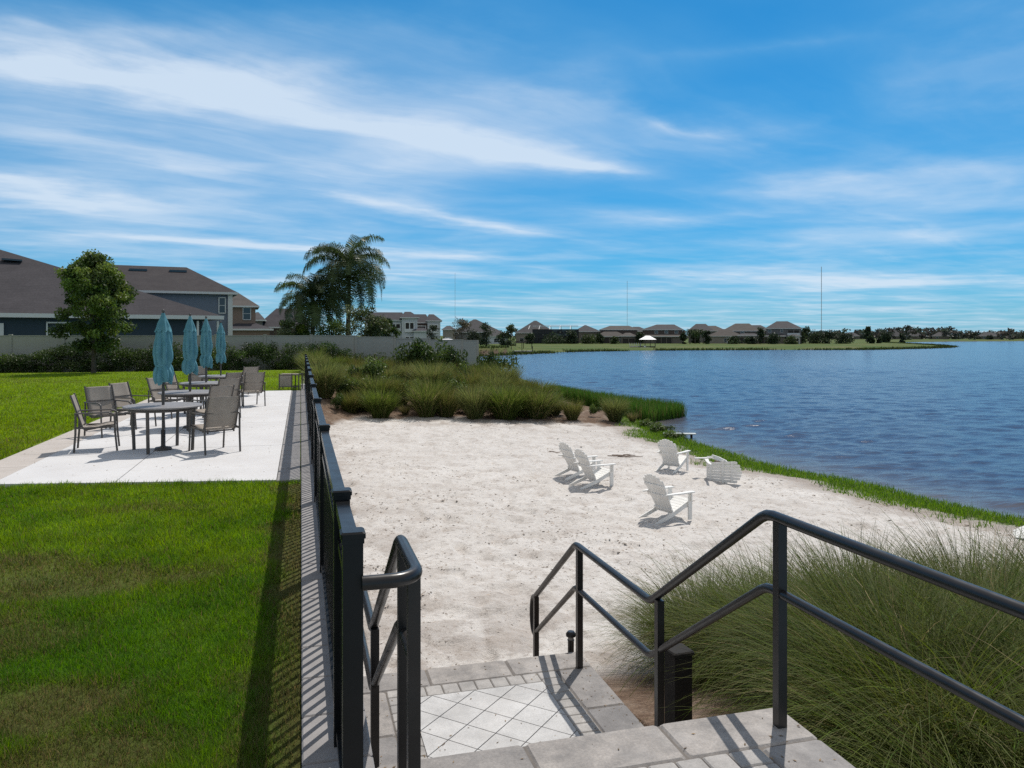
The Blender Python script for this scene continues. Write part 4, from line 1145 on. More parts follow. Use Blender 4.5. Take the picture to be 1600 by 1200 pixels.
names = {'A': ('bank_grass_clump', 'fresh green upright grass clump', 'ornamental grass'), 'B': ('feathery_grass_clump', 'olive feathery grass clump with tan tips', 'ornamental grass'),
         'S': ('leafy_shrub', 'leafy dark green shrub', 'shrub'), 'T': ('dry_grass_clump', 'small dry tan grass tuft', 'ornamental grass')}
mesh_of = {'A': vA, 'B': vB, 'S': vS, 'T': vT}
def bank_plant(u, p, s, code, row, idx):
    o = link(names[code[0]][0], mesh_of[code[0]][int(code[1])], LEAF if code[0] != 'S' else LEAFD)
    o.location = p; o.rotation_euler = (0, 0, rnd.uniform(0, 6.28)); q_ = s * rnd.uniform(.74, .98); o.scale = (q_, q_ * rnd.uniform(.92, 1.08), s * rnd.uniform(.82, 1.22))
    tag(o, '%s on the bank, %s, %s from the fence' % (names[code[0]][1], row, ordinal(idx)), names[code[0]][2], 'plants on the bank behind the sand')
for i, (u, v, s, code) in enumerate(front): bank_plant(u, ground_at(u, v), s * 1.0, code, 'front row', i)
seq = ['A0', 'B0', 'A1', 'S1', 'A2', 'B1', 'S0', 'A1', 'S1', 'A2', 'B0', 'S1']
for rname, zc, u0, u1, st_, sc in (('second row', 33.9, 503, 880, 31, 1.12), ('third row', 36.1, 486, 850, 31, 1.18), ('fourth row', 38.4, 492, 800, 29, 1.15), ('back row', 40.8, 500, 790, 22, 1.1)):
    i = 0; u = u0
    while u < u1:
        z_ = zc + rnd.uniform(-.7, .7); p = D(u + rnd.uniform(-5, 5), z_); p.z = float(terrain(np.array([p.x]), np.array([p.y]))[0])
        s = sc * rnd.uniform(.78, 1.22) * (1 - .32 * max(0, (u - 760) / 120))
        if zc > 40 and u > 640: s *= 1.45
        bank_plant(u, p, s, rnd.choice(seq) if not (zc > 40 and u > 640) else 'S0', rname, i); i += 1; u += st_ * rnd.uniform(.8, 1.2)
# reeds standing in the shallow water
rg = np.random.default_rng(77)
poly = [(P(u, v, ZW).x, P(u, v, ZW).y) for u, v in ((1072, 652), (1010, 661), (960, 656), (925, 652), (880, 642), (858, 628), (874, 620), (900, 622), (960, 632), (1010, 640), (1058, 645))]
PX = np.array(poly); n0 = 42000
bx = rg.uniform(PX[:, 0].min(), PX[:, 0].max(), n0); by = rg.uniform(PX[:, 1].min(), PX[:, 1].max(), n0)
ins = np.zeros(n0, bool)
for i in range(len(PX)):
    (ax, ay), (cx, cy) = PX[i], PX[(i + 1) % len(PX)]
    ins ^= ((ay > by) != (cy > by)) & (bx < ax + (by - ay) / (cy - ay + 1e-9) * (cx - ax))
ins &= fbm(bx * 1.3, by * 1.3, 66, 3) > .33
bx, by = bx[ins], by[ins]; n = len(bx)
cc = np.array([.035, .085, .016]) + rg.uniform(0, 1, (n, 1)) * np.array([.04, .07, .012]); dm = rg.uniform(0, 1, n) < .1; cc[dm] = (.16, .13, .06)
bzz = np.maximum(terrain(bx, by), ZW - .1)
V, q, tr_, C = blades(rg, np.stack([bx, by, bzz], -1), rg.uniform(0, 6.28, n), rg.uniform(.55, .95, n), np.abs(rg.normal(0, .12, n)), rg.uniform(0, .4, n), rg.uniform(.02, .035, n), cc * .8, 3, .6, cc * 1.25)
o = link('reed_bed', fast_mesh('reed_bed', V, [q, tr_], C), LEAF); tag(o, 'dense green reeds standing in the shallow water off the bank', 'reeds', kind='stuff')
# leafy weeds on the bank by the plank
p = ground_at(1022, 674)
for k, (u, v, s) in enumerate(((1012, 668, .5), (1030, 676, .55), (1050, 686, .45))):
    o = link('leafy_shrub', vS[1], LEAFD); o.location = ground_at(u, v) + Vector((0, 0, -.05)); o.scale = (s * 1.5, s * 1.5, s * .8)
    tag(o, 'low bright leafy weed by the pale plank, %s from the sand' % ordinal(k), 'shrub', 'weeds by the plank')

# hedge along the vinyl wall
def Wp(u, zc): p = D(u, zc); return np.array([p.x, p.y])
WALL = [Wp(-420, 36.5), Wp(-150, 37.6), Wp(300, 39.8), Wp(580, 43.5), Wp(746, 48.5)]
def along(poly, s):
    L = [np.linalg.norm(poly[i + 1] - poly[i]) for i in range(len(poly) - 1)]
    for i, l in enumerate(L):
        if s <= l or i == len(L) - 1: return poly[i] + (poly[i + 1] - poly[i]) * (s / l), (poly[i + 1] - poly[i]) / l
        s -= l
TOT = sum(np.linalg.norm(WALL[i + 1] - WALL[i]) for i in range(len(WALL) - 1))
r_ = np.random.default_rng(55); cent, rad = [], []
for s in np.arange(4, TOT - .4, .34):
    p, d = along(WALL, s); nrm = np.array([d[1], -d[0]])
    if nrm @ np.array([p[0], p[1]]) > 0: nrm = -nrm
    gz = float(terrain(np.array([p[0] + nrm[0]]), np.array([p[1] + nrm[1]]))[0])
    gap = .62 * (1 - sstep(12.5, 15.5, s))
    hh = (1.30 + .12 * (vnoise(np.array([s * .5]), np.array([3.0]), 5)[0] - .5) * 2 - gap)
    for q in range(6):
        off = r_.uniform(.45, 1.45); h = r_.uniform(.05, 1) * hh
        cent.append((p[0] + nrm[0] * off, p[1] + nrm[1] * off, gz + h)); rad.append([r_.uniform(.28, .5)] * 2 + [r_.uniform(.22, .36)])
V, F, C = leaf_cloud(56, cent, rad, 105000, .085, DK + [(.05, .075, .025)])
o = link('hedge', fast_mesh('hedge', V, [F], C), LEAFD); tag(o, 'long dark green hedge planted along the foot of the grey privacy wall', 'hedge')

# trees
def tree(name, label, loc, H, crown_r, crown_h, seed, pal, leaf, nleaf, trunk_r=.1, nclump=40, shape='oval', group=None, base=.28, cat='tree', fat=1.0):
    r_ = random.Random(seed); o = empty(name, loc, 0, label, cat, group)
    m = MB(); cz = H * base; pts = [(0, 0, -.2), (r_.uniform(-.03, .03) * H, 0, H * .2), (r_.uniform(-.04, .04) * H * .5, 0, H * .5), (0, 0, H * .86)]
    m.tube(curve(pts, 4), [trunk_r * (1 - .85 * i / 12) for i in range(13)], 9)
    cent, rad = [], []
    for k in range(nclump):
        t = r_.random() ** .85; z = cz + (H - cz) * t
        if shape == 'oval': w = crown_r * (math.sin(math.pi * min(1, .12 + t * .86)) ** .7)
        elif shape == 'cone': w = crown_r * (1 - t) ** .8 + .1 * crown_r
        else: w = crown_r * (1 - (abs(t - .45) * 1.35) ** 2)
        a = r_.uniform(0, 6.28); q = math.sqrt(r_.random()) * w * .92
        c = (q * math.cos(a), q * math.sin(a), z - .08 * crown_r); cent.append(c); s = crown_r * r_.uniform(.18, .34) * fat; rad.append((s, s, s * .72))
        if k < 26:
            b0 = Vector((0, 0, max(cz * .8, z - q * .75 - .1))); m.tube([b0, (b0 + Vector(c)) / 2 + Vector((0, 0, .05 * q)), Vector(c)], [trunk_r * .38, trunk_r * .2, trunk_r * .06], 5)
    m.build('trunk', BARK, o)
    V, F, C = leaf_cloud(seed + 1, cent, rad, nleaf, leaf, pal, 0, .45)
    link('crown', fast_mesh('crown', V, [F], C), LEAFD, o)
    return o
p = P(146, 583, 0)
tree('oak_tree', 'young dark green oak on the lawn in front of the hedge', (p.x, p.y, 0), 5.55, 1.85, 4.3, 33, [(.058, .096, .02), (.084, .13, .027), (.125, .17, .038), (.066, .10, .027)], .14, 27000, .12, 115, 'oval', None, .24, 'tree', .9)
def palm(label, loc, H, seed, nf=30, L=3.4, droopy=1.0, group='palms behind the wall'):
    r_ = random.Random(seed); o = empty('palm_tree', loc, 0, label, 'palm', group)
    m = MB(); m.tube(curve([(0, 0, -.3), (.05, 0, H * .4), (.12, .03, H * .8), (.1, 0, H)], 5), [.23 - .09 * min(1, i / 10) for i in range(16)], 10)
    m.lathe([(.14, H - .7), (.22, H - .35), (.2, H), (.08, H + .3)], (.1, 0, 0), 12); m.build('trunk', BARK, o)
    for k in range(nf):
        az = 2.4 * k + r_.uniform(-.3, .3); t = k / nf; el = R(84 - 120 * t + r_.uniform(-8, 8)); Lf = L * r_.uniform(.85, 1.1)
        pts = []; p_ = Vector((.1, 0, H + .1)); ang = el; n = 16
        for i in range(n + 1):
            pts.append(p_.copy()); p_ = p_ + Vector((math.cos(ang) * math.cos(az), math.cos(ang) * math.sin(az), math.sin(ang))) * (Lf / n); ang -= R(7.2 + 1.5 * t) * droopy * (.5 + i / n); ang = max(ang, R(-86))
        vs, fs, cs = [], [], []
        base_c = np.array([.058, .085, .026]) * r_.uniform(.7, 1.5)
        sidev = Vector((-math.sin(az), math.cos(az), 0))
        for i in range(n):
            a, b = pts[i], pts[i + 1]; w = .03 * (1 - i / n) + .006; q = len(vs)
            vs += [a - sidev * w, a + sidev * w, b + sidev * w, b - sidev * w]; fs.append((q, q + 1, q + 2, q + 3)); cs += [base_c * 1.2] * 4
            if i < 2: continue
            for h in (0, .2, .4, .6, .8):
                c = a.lerp(b, h); dirv = (b - a).normalized(); ll = Lf * .30 * (math.sin(math.pi * min(1, (i + h) / n * .92 + .06)) ** .6) * r_.uniform(.8, 1.2)
                for s in (-1, 1):
                    d1 = (sidev * s * .8 + dirv * .45 + Vector((0, 0, r_.uniform(-.05, .4)))).normalized(); e1 = c + d1 * ll * .5; e2 = e1 + (d1 * .45 + Vector((0, 0, -1.0))).normalized() * ll * .6
                    w_ = dirv * (.017 + .007 * r_.random()); q = len(vs)
                    vs += [c - w_, c + w_, e1 + w_, e1 - w_, e2]; fs += [(q, q + 1, q + 2, q + 3), (q + 3, q + 2, q + 4)]; cs += [base_c * r_.uniform(.7, 1.3)] * 5
        me = bpy.data.meshes.new('frond'); me.from_pydata([tuple(v) for v in vs], [], fs)
        at = me.color_attributes.new('col', 'FLOAT_COLOR', 'POINT'); at.data.foreach_set('color', np.concatenate([np.array(cs), np.ones((len(cs), 1))], 1).astype(np.float32).ravel())
        link('frond', me, LEAFD, o)
    return o
palm('tall queen palm with a drooping dark crown behind the grey wall', D(543, 60, -.4), 7.2, 5, 40, 4.2, 1.1)
palm('shorter queen palm leaning left of the tall palm behind the grey wall', D(487, 59, -.4), 4.7, 6, 34, 3.5, 1.05)
# shrubs and small trees around the palms
for k, (u, vt, w, zc, pal_, lab) in enumerate((
        (447, 503, 34, 56, [(.16, .18, .09), (.07, .10, .03), (.24, .24, .17)], 'pale flowering bush left of the palms behind the wall'),
        (468, 508, 26, 57, G1, 'green bush under the left palm behind the wall'),
        (518, 494, 44, 55, [(.06, .10, .025), (.08, .12, .03)], 'rounded green bush between the two palm trunks'),
        (566, 478, 50, 54, [(.06, .085, .03), (.11, .13, .06)], 'tall grey green bush right of the tall palm trunk'),
        (588, 497, 40, 55, [(.07, .10, .035), (.10, .12, .05)], 'bushy shrub between the tall palm and the white house'),
        (607, 500, 26, 57, DK, 'small dark round bush left of the white balcony house'))):
    h = EYE + (HOR - vt) * zc / FPX + .4; r_w = w * zc / FPX / 2 * 1.3
    tree('garden_bush', lab, D(u, zc, -.4), h, r_w, h, 300 + k * 7, pal_, .17, 4200, .05, 34, 'round', None, .03, 'bush', 1.7)
# ------------------------------------------------------------------ grey privacy wall
VINYL = mottled('vinyl_panel', (.37, .355, .305), (.41, .395, .345), 1.5, .6, .05, .004, .35, 30)
wl = empty('privacy_wall', (WALL[0][0], WALL[0][1], 0), 0, 'long plain grey privacy wall behind the hedge running down to the lake', 'wall'); w0 = Vector((WALL[0][0], WALL[0][1], 0))
s = 0; k = 0; step_ = 2.44; p0, _ = along(WALL, 0)
while s < TOT - .3:
    s2 = min(s + step_, TOT); a, d = along(WALL, s); b, d2 = along(WALL, s2)
    zt = 1.71 if s2 < TOT - 8 else 1.71 - .30 * ((s2 - (TOT - 8)) / 8)
    gz = min(-.15, float(terrain(np.array([b[0]]), np.array([b[1]]))[0]) - .2)
    m = MB(); m.bar((a[0], a[1], (zt + gz) / 2), (b[0], b[1], (zt + gz) / 2), .05, zt - gz)
    m.bar((a[0], a[1], zt + .015), (b[0], b[1], zt + .015), .09, .05)
    o = m.build('panel', VINYL, wl); o.location = -w0
    m = MB(); m.box((a[0], a[1], (zt + gz) / 2 + .02), (.13, .13, zt - gz + .06)); m.box((a[0], a[1], zt + .07), (.16, .16, .05)); o = m.build('post', VINYL, wl); o.location = -w0
    s = s2; k += 1
b, d = along(WALL, TOT); m = MB(); m.box((b[0], b[1], -.4), (.14, .14, 3.7)); o = m.build('post', VINYL, wl); o.location = -w0

# ------------------------------------------------------------------ houses
def shingle(name, c1, c2):
    t = NT(name); co = t.coord(); f = t.noise(.8, 5, .6, co); g = t.noise(9, 4, .7, co)
    wv = t.n('ShaderNodeTexWave', _wave_type='BANDS', _bands_direction='Z'); wv.inputs['Scale'].default_value = 2.6; wv.inputs['Distortion'].default_value = .8; t.l(co, wv.inputs['Vector'])
    c = t.mix(t.ramp(f, [(.3, 0.0), (.7, 1.0)]), c1, c2); c = t.mix(t.ramp(g, [(.4, .45), (.62, 0.0)]), c, tuple(x * .55 for x in c1))
    c = t.mix(t.math('MULTIPLY', t.ramp(wv.outputs['Fac'], [(.0, 1.0), (.25, 0.0)]), .25), c, tuple(x * .4 for x in c1))
    return t.set(c, .95, t.bump(g, .3, .02), 0, .15)
def stucco(name, c): return mottled(name, tuple(x * .88 for x in c), c, .7, .9, .2, .01, .2, 14)
RF = {'brown': shingle('brown_shingle', (.060, .056, .061), (.084, .078, .084)), 'dark': shingle('charcoal_shingle', (.058, .052, .055), (.085, .077, .078)),
      'grey': shingle('grey_shingle', (.082, .08, .083), (.115, .11, .112)), 'tan': shingle('tan_shingle', (.10, .09, .083), (.14, .125, .115))}
WL = {'navy': stucco('navy_siding', (.052, .075, .098)), 'blue': stucco('slate_blue_stucco', (.20, .235, .30)), 'tan': stucco('tan_stucco', (.29, .205, .16)), 'cream': stucco('cream_stucco', (.34, .30, .255)),
      'white': stucco('white_stucco', (.62, .63, .64)), 'grey': stucco('grey_stucco', (.21, .20, .195)), 'beige': stucco('beige_stucco', (.20, .172, .148)), 'brown': stucco('brown_stucco', (.14, .105, .09))}
TRIM = paint('white_trim', (.66, .66, .65), .5, .1); GLASS = NT('dark_window_glass').set((.015, .02, .026), .06, None, 0, .7)
SHADE = mottled('shaded_porch', (.035, .032, .03), (.055, .05, .045), 2, .9, .1)  # dark tone painted as shade in the porches; gazebo posts borrow it
def frame_at(o, u, zc):  # local x to the right as seen, local -y to the viewer
    p = D(u, zc); a = math.atan2(p.x, p.y); o.rotation_euler = (0, 0, -a)
def hip(mb, w, d, ze, zr, r0, r1, ov=.5, y0=0, fas=None, inset=None):
    """hip roof over x in [0,w], y in [y0,y0+d]; ridge at mid depth from r0*w to r1*w"""
    x0, x1, ya, yb = -ov, w + ov, y0 - ov, y0 + d + ov; ym = y0 + d / 2
    th = .18
    vs = [(x0, ya, ze), (x1, ya, ze), (x1, yb, ze), (x0, yb, ze), (r0 * w, ym, zr), (r1 * w, ym, zr)]
    vs = [(x, y, z - (.0)) for x, y, z in vs]
    mb.add(vs, [(0, 1, 5, 4), (1, 2, 5), (2, 3, 4, 5), (3, 0, 4), (3, 2, 1, 0)])
    if fas is not None:
        for a, b in (((x0, ya), (x1, ya)), ((x1, ya), (x1, yb)), ((x1, yb), (x0, yb)), ((x0, yb), (x0, ya))):
            fas.bar((a[0], a[1], ze - .10), (b[0], b[1], ze - .10), .06, .22)
def window(o, x, y, z0, w, h, pane=True):
    m = MB(); t_ = .09
    for a, b, c, d_ in ((x, z0, w + t_ * 2, t_), (x, z0 + h, w + t_ * 2, t_)): m.box((a, y - .04, b), (c, .1, d_))
    for xx in (x - w / 2 - t_ / 2, x + w / 2 + t_ / 2): m.box((xx, y - .04, z0 + h / 2), (t_, .1, h))
    m.box((x, y - .035, z0 + h / 2), (w, .05, .05))
    f = m.build('window', TRIM, o); g = MB(); g.box((x, y - .015, z0 + h / 2), (w, .03, h)); g.build('pane', GLASS, f)
def house(label, u0, u1, zc, z0, vols, cat='house', group=None, name='house'):
    """vols: (x0, x1, y0, depth, zbase, v_eave, v_ridge, r0, r1, wall, roof, windows, porches), x in picture units from u0"""
    o = empty(name, D((u0 + u1) / 2, zc, z0), 0, label, cat, group); frame_at(o, (u0 + u1) / 2, zc)
    k = zc / FPX; cx = (u1 - u0) / 2
    for (x0, x1, y0, dp, zb, ve, vr, r0, r1, wl_, rf_, wins, porches) in vols:
        w = (x1 - x0) * k; X0 = (x0 - cx) * k
        kd = (zc + y0) / FPX
        ze = EYE + (HOR - ve) * kd - z0; zr = EYE + (HOR - vr) * (zc + y0 + dp / 2) / FPX - z0
        holder = Matrix.Translation(Vector((X0, y0, 0)))
        def put(mb, nm, mat):
            mb.v = [tuple(Vector(v) + Vector((X0, y0, 0))) for v in mb.v]; return mb.build(nm, mat, o)
        m = MB(); m.box((w / 2, dp / 2, (zb + ze) / 2 - .1), (w, dp, ze - zb + .2)); put(m, 'wall', WL[wl_])
        m, fs_ = MB(), MB(); hip(m, w, dp, ze + .02, zr, r0, r1, .5, 0, fs_); put(m, 'roof', RF[rf_]); put(fs_, 'fascia', TRIM)
        for (fx, zf0, ww, hh) in wins: window(o, X0 + fx * w, y0 - .02, zb + zf0, ww, hh)
        for (fa, fb, za, zb2, ncol, tint) in porches:
            m = MB(); m.box(((fa + fb) / 2 * w, -.02, (za + zb2) / 2 + zb), ((fb - fa) * w, .12, zb2 - za)); put(m, 'porch_shade_panel', SHADE)  # flat dark panel on the wall, painted as the shade of a recess
            m = MB()
            for i in range(ncol): m.box(((fa + (fb - fa) * i / max(1, ncol - 1)) * w, -.16, (za + zb2) / 2 + zb), (.26, .26, zb2 - za))
            m.box(((fa + fb) / 2 * w, -.16, zb2 + zb + .12), ((fb - fa) * w + .26, .27, .24)); put(m, 'porch_column', TRIM if tint == 'w' else WL[wl_])
            if za > 2: m = MB(); m.box(((fa + fb) / 2 * w, -.32, za + zb + .5), ((fb - fa) * w + .3, .1, .9)); put(m, 'balcony_rail', TRIM)
    return o
# near left: big brown hip roof over a navy wall
o = empty('house', D(40, 48, -.1), 0, 'navy single storey house with big brown hip roof at the left', 'house'); frame_at(o, 40, 48)
k = 48 / FPX; xr = (322 - 40) * k; xl = (-420 - 40) * k
m = MB(); m.box(((xl + xr) / 2 - .4, 9.5, 1.5), (xr - xl - .9, 19, 3.2)); m.build('wall', WL['navy'], o)
ze, zr = EYE + 34 * k + .1, EYE + 131 * 58 / FPX + .1
m = MB(); m.add([(xl - .5, -.5, ze), (xr + .4, -.5, ze), (xr + .4, 19.5, ze), (xl - .5, 19.5, ze), ((-60 - 40) * 57 / FPX, 9.5, zr), ((-4 - 40) * 57 / FPX, 9.5, zr)], [(0, 1, 5, 4), (1, 2, 5), (2, 3, 4, 5), (3, 0, 4), (3, 2, 1, 0)]); m.build('roof', RF['brown'], o)
m = MB(); m.bar((xl - .5, -.54, ze - .12), (xr + .44, -.54, ze - .12), .07, .26); m.bar((xr + .44, -.54, ze - .12), (xr + .44, 19.5, ze - .12), .07, .26); m.build('fascia', TRIM, o)
window(o, (84 - 40) * k, -.02, ze - 1.9, 1.15, 1.35)
m = MB(); m.box(((8 - 40) * k, -.06, 1.3), (.28, .2, 2.6)); m.build('downpipe', TRIM, o)
m = MB(); m.bar((-1.4, 7.0, zr - 1.05), (-.2, 7.0, zr - 1.1), .5, .12); m.build('roof_vent', GLASS, o)
m = MB()
for x in (292, 322): m.box(((x - 40) * k + (0 if x < 300 else .1), -.2 if x < 300 else -.3, 1.4), (.14, .14, 2.9))
m.build('porch_post', TRIM, o)
# slate blue two storey
o = house('slate blue two storey house with long dark roof behind the navy house', 140, 356, 72, -.3, [(0, 216, 0, 13, 0, 455, 417, .02, .70, 'blue', 'dark', [(.93, 4.2, .5, 1.5)], [])])
k2 = 76 / FPX
m = MB()
for u in (172, 219, 276): m.box(((u - 248) * k2, 5.1, 8.52), (1.6, .5, .20))
m.build('roof_vent', GLASS, o)
m = MB(); m.box(((353 - 248) * .06, -.12, 3.2), (.42, .2, 5.6)); m.build('corner_trim', TRIM, o)
house('tan two storey house with one tall upper window beside the slate blue house', 352, 398, 110, -.6, [(0, 46, 0, 10, 0, 478, 457, .25, .42, 'tan', 'tan', [(.72, 4.6, .95, 1.75)], []), (4, 66, -3, 8, 0, 514, 503, .3, .6, 'tan', 'brown', [], [(.1, .75, .3, 1.9, 3, 'x')])])
house('brown roofed single storey house between the tan house and the palms', 400, 482, 130, -.8, [(6, 80, 0, 12, 0, 511, 482, .35, .85, 'brown', 'brown', [(.5, .8, 1.2, 1.1)], []), (-4, 12, -3, 8, 0, 500, 488, .4, .6, 'grey', 'grey', [], [])])
# white balcony houses beyond the wall end
house('white two storey house with balconies just right of the palms', 570, 662, 200, -1.2, [(0, 62, 3, 14, 0, 500, 488, .1, .95, 'white', 'brown', [(.12, 4.2, 1.6, 1.3)], [(.06, .30, 3.9, 5.9, 3, 'w'), (.36, .62, 3.9, 5.9, 3, 'w'), (.66, .90, 3.9, 5.9, 3, 'w'), (.3, .68, .1, 2.6, 3, 'w')]),
      (58, 82, 0, 14, 0, 496, 487, .2, .6, 'white', 'brown', [], [(.2, .78, 3.7, 6.2, 3, 'w'), (.2, .78, .2, 2.5, 3, 'w')]), (76, 96, -2, 8, 0, 517, 512, .2, .8, 'white', 'brown', [(.5, .6, 1.6, 1.5)], [])])
house('white two storey house with reddish balcony wall, half behind a dark bush', 642, 690, 215, -1.3, [(-4, 30, 4, 14, 0, 504, 491, .1, .8, 'brown', 'brown', [], [(.2, .8, 4, 5.6, 2, 'w')]), (26, 46, 0, 14, 0, 501, 491, .1, .5, 'white', 'brown', [], [(.2, .8, 3.7, 5.9, 3, 'w'), (.2, .8, .2, 2.4, 3, 'w')])])
house('grey hip roofed house behind two dark trees across the lake', 692, 792, 290, -1.6, [(18, 92, 4, 18, 0, 519, 499, .40, .46, 'grey', 'grey', [(.3, 1, 1.6, 1.3), (.7, 1, 1.6, 1.3)], []), (0, 18, 0, 12, 0, 515, 509, .3, .6, 'cream', 'grey', [], [(.2, .8, .2, 2.4, 3, 'w')]), (66, 102, -2, 12, 0, 525, 514, .4, .5, 'white', 'grey', [(.5, .8, 2, 1.3)], [])])
house('grey house with steep hip roof behind the dark pool cage', 802, 872, 310, -1.65, [(4, 66, 2, 18, 0, 520, 501, .46, .52, 'cream', 'grey', [(.15, 1, 1.6, 1.3)], [(.4, .7, .2, 2.5, 3, 'w')])])
house('small pale house with pyramid roof right of the pool cage', 898, 938, 320, -1.65, [(0, 40, 2, 15, 0, 518, 508, .38, .44, 'beige', 'grey', [(.3, 1, 1.4, 1.3), (.75, 1, 1.4, 1.3)], [])])
house('beige house with two stacked roofs left of the white gazebo', 934, 1000, 300, -1.7, [(4, 62, 5, 16, 0, 515, 509, .25, .78, 'brown', 'tan', [], []), (-2, 44, 0, 12, 0, 525.5, 515, .38, .56, 'beige', 'tan', [(.85, .9, 1.4, 1.3)], [(.22, .66, .1, 2.4, 3, 'x')]), (36, 60, -2, 9, 0, 525, 520, .3, .6, 'beige', 'tan', [], [(.1, .9, .2, 2.2, 3, 'x')])])
house('wide brown two storey house right behind the white gazebo', 1002, 1082, 300, -1.7, [(2, 64, 4, 16, 0, 515, 507, .35, .8, 'brown', 'grey', [(.35, 4.2, 1.2, 1.1), (.6, 4.2, 1.2, 1.1), (.85, 4.2, 1.2, 1.1)], []), (0, 66, 0, 10, 0, 525.5, 521, .2, .85, 'beige', 'tan', [], [(.35, .72, .1, 2.6, 4, 'x')])])
house('grey hip roofed house behind the cluster of small palms', 1074, 1118, 330, -1.7, [(2, 40, 2, 15, 0, 517, 506, .3, .7, 'grey', 'grey', [(.4, 1, 1.6, 1.3)], [])])
house('low tan house with broad hip roof left of the dark cypress', 1108, 1186, 300, -1.7, [(22, 76, 5, 16, 0, 517, 505.5, .35, .75, 'beige', 'tan', [(.55, 4, 1.4, 1.1)], []), (0, 52, 0, 12, 0, 525, 514, .42, .55, 'cream', 'tan', [(.5, .8, 1, 1.5)], [(.55, .98, .2, 2.4, 3, 'w')]), (44, 76, -1, 8, 0, 524.5, 521, .2, .8, 'beige', 'grey', [], [(.05, .95, .1, 2.4, 4, 'x')])])
house('two storey grey house with gabled hip roof right of the dark cypress', 1184, 1252, 300, -1.7, [(14, 66, 3, 16, 0, 513, 502, .3, .62, 'grey', 'grey', [(.1, 4.6, 1.1, 1.1), (.45, 4.6, .8, 1.4)], [(.62, .95, 3.4, 5.4, 3, 'x')]), (0, 42, 0, 10, 0, 525, 520.5, .2, .85, 'beige', 'grey', [], [(.05, .7, .1, 2.5, 4, 'x')]), (48, 64, -2, 6, 0, 525, 522.5, .3, .7, 'cream', 'grey', [], [(.1, .9, .1, 2.4, 2, 'w')])])

house('grey roofed house set back between the two stacked roof house and the wide brown house', 972, 1018, 350, -1.7, [(4, 42, 2, 15, 0, 517.5, 510.5, .35, .6, 'brown', 'grey', [(.5, 1, 1.6, 1.3)], [])])
house('brown roofed house set back behind the palms and the low tan house', 1090, 1138, 360, -1.7, [(2, 44, 2, 15, 0, 517, 509, .3, .62, 'beige', 'tan', [(.5, 1, 1.6, 1.3)], [])])
house('grey roofed house set back behind the tall dark cypress', 1160, 1204, 360, -1.7, [(2, 42, 2, 15, 0, 516, 508, .32, .66, 'brown', 'grey', [(.5, 1, 1.6, 1.3)], [])])
# dark pool cage with pale arched frame
o = empty('pool_cage', D(868, 296, -1.7), 0, 'dark screened pool cage with pale arched roof bars across the lake', 'pool cage'); frame_at(o, 868, 296)
t = NT('insect_screen'); t.set((.02, .025, .03), .8); tb_ = t.n('ShaderNodeBsdfTransparent'); ms = t.n('ShaderNodeMixShader'); ms.inputs[0].default_value = .82
t.l(tb_.outputs[0], ms.inputs[1]); t.l(t.b.outputs[0], ms.inputs[2]); t.l(ms.outputs[0], t.out.inputs['Surface']); t.l(ms.outputs[0], t.out.inputs['Surface'])
k = 296 / FPX; xa, xb = -36 * k, 36 * k
m = MB(); m.box((0, 0, 2.9), (xb - xa, .04, 5.8)); m.box((xa, 5, 2.9), (.04, 9.9, 5.8)); m.box((xb, 5, 2.9), (.04, 9.9, 5.8)); m.build('screen', t.m, o)
BRZ = paint('dark_bronze', (.03, .028, .026), .5); m = MB()
for i in range(9): m.bar((xa + (xb - xa) * i / 8, -.06, 0), (xa + (xb - xa) * i / 8, -.06, 5.8), .1, .1, (0, 1, 0))
for z in (.6, 2.6, 5.8): m.bar((xa, -.06, z), (xb, -.06, z), .09, .09)
m.build('frame', BRZ, o)
m = MB()
for i in range(5):
    x = xa + (xb - xa) * i / 4 * .9
    for j in range(4): m.bar((x - 1.5 + j * .2, j * 3, 5.8 + 1.5 * math.sin(math.pi * j / 4)), (x - 1.3 + j * .2, (j + 1) * 3, 5.8 + 1.5 * math.sin(math.pi * (j + 1) / 4)), .16, .12)
for j in range(1, 4): m.bar((xa, j * 3, 5.8 + 1.5 * math.sin(math.pi * j / 4)), (xb, j * 3, 5.8 + 1.5 * math.sin(math.pi * j / 4)), .14, .12)
m.build('roof_bar', TRIM, o)
# pale canopy just past the wall
o = empty('canopy_tent', D(699, 70, -1.9), 0, 'white curved canopy top showing above the right end of the grey wall', 'canopy'); frame_at(o, 699, 70)
k = 70 / FPX; zt = EYE - 5 * k + 1.9; m = MB(); vs = []; 
for i in range(9):
    for j in range(9):
        x, y = (i / 8 - .5) * 46 * k, (j / 8 - .5) * 3.4; e = max(abs(i / 8 - .5), abs(j / 8 - .5)) * 2; vs.append((x, y, zt - .62 * e ** 2.2))
m.add(vs, [(i * 9 + j, (i + 1) * 9 + j, (i + 1) * 9 + j + 1, i * 9 + j + 1) for i in range(8) for j in range(8)], True); m.build('cover', mottled('white_canvas', (.74, .75, .76), (.8, .8, .8), 3, .8, .1), o)
m = MB()
for x in (-1, 1):
    for y in (-1, 1): m.bar((x * 22 * k, y * 1.6, 0), (x * 22 * k, y * 1.6, zt - .6), .06, .06, (0, 1, 0))
m.build('leg', TRIM, o)
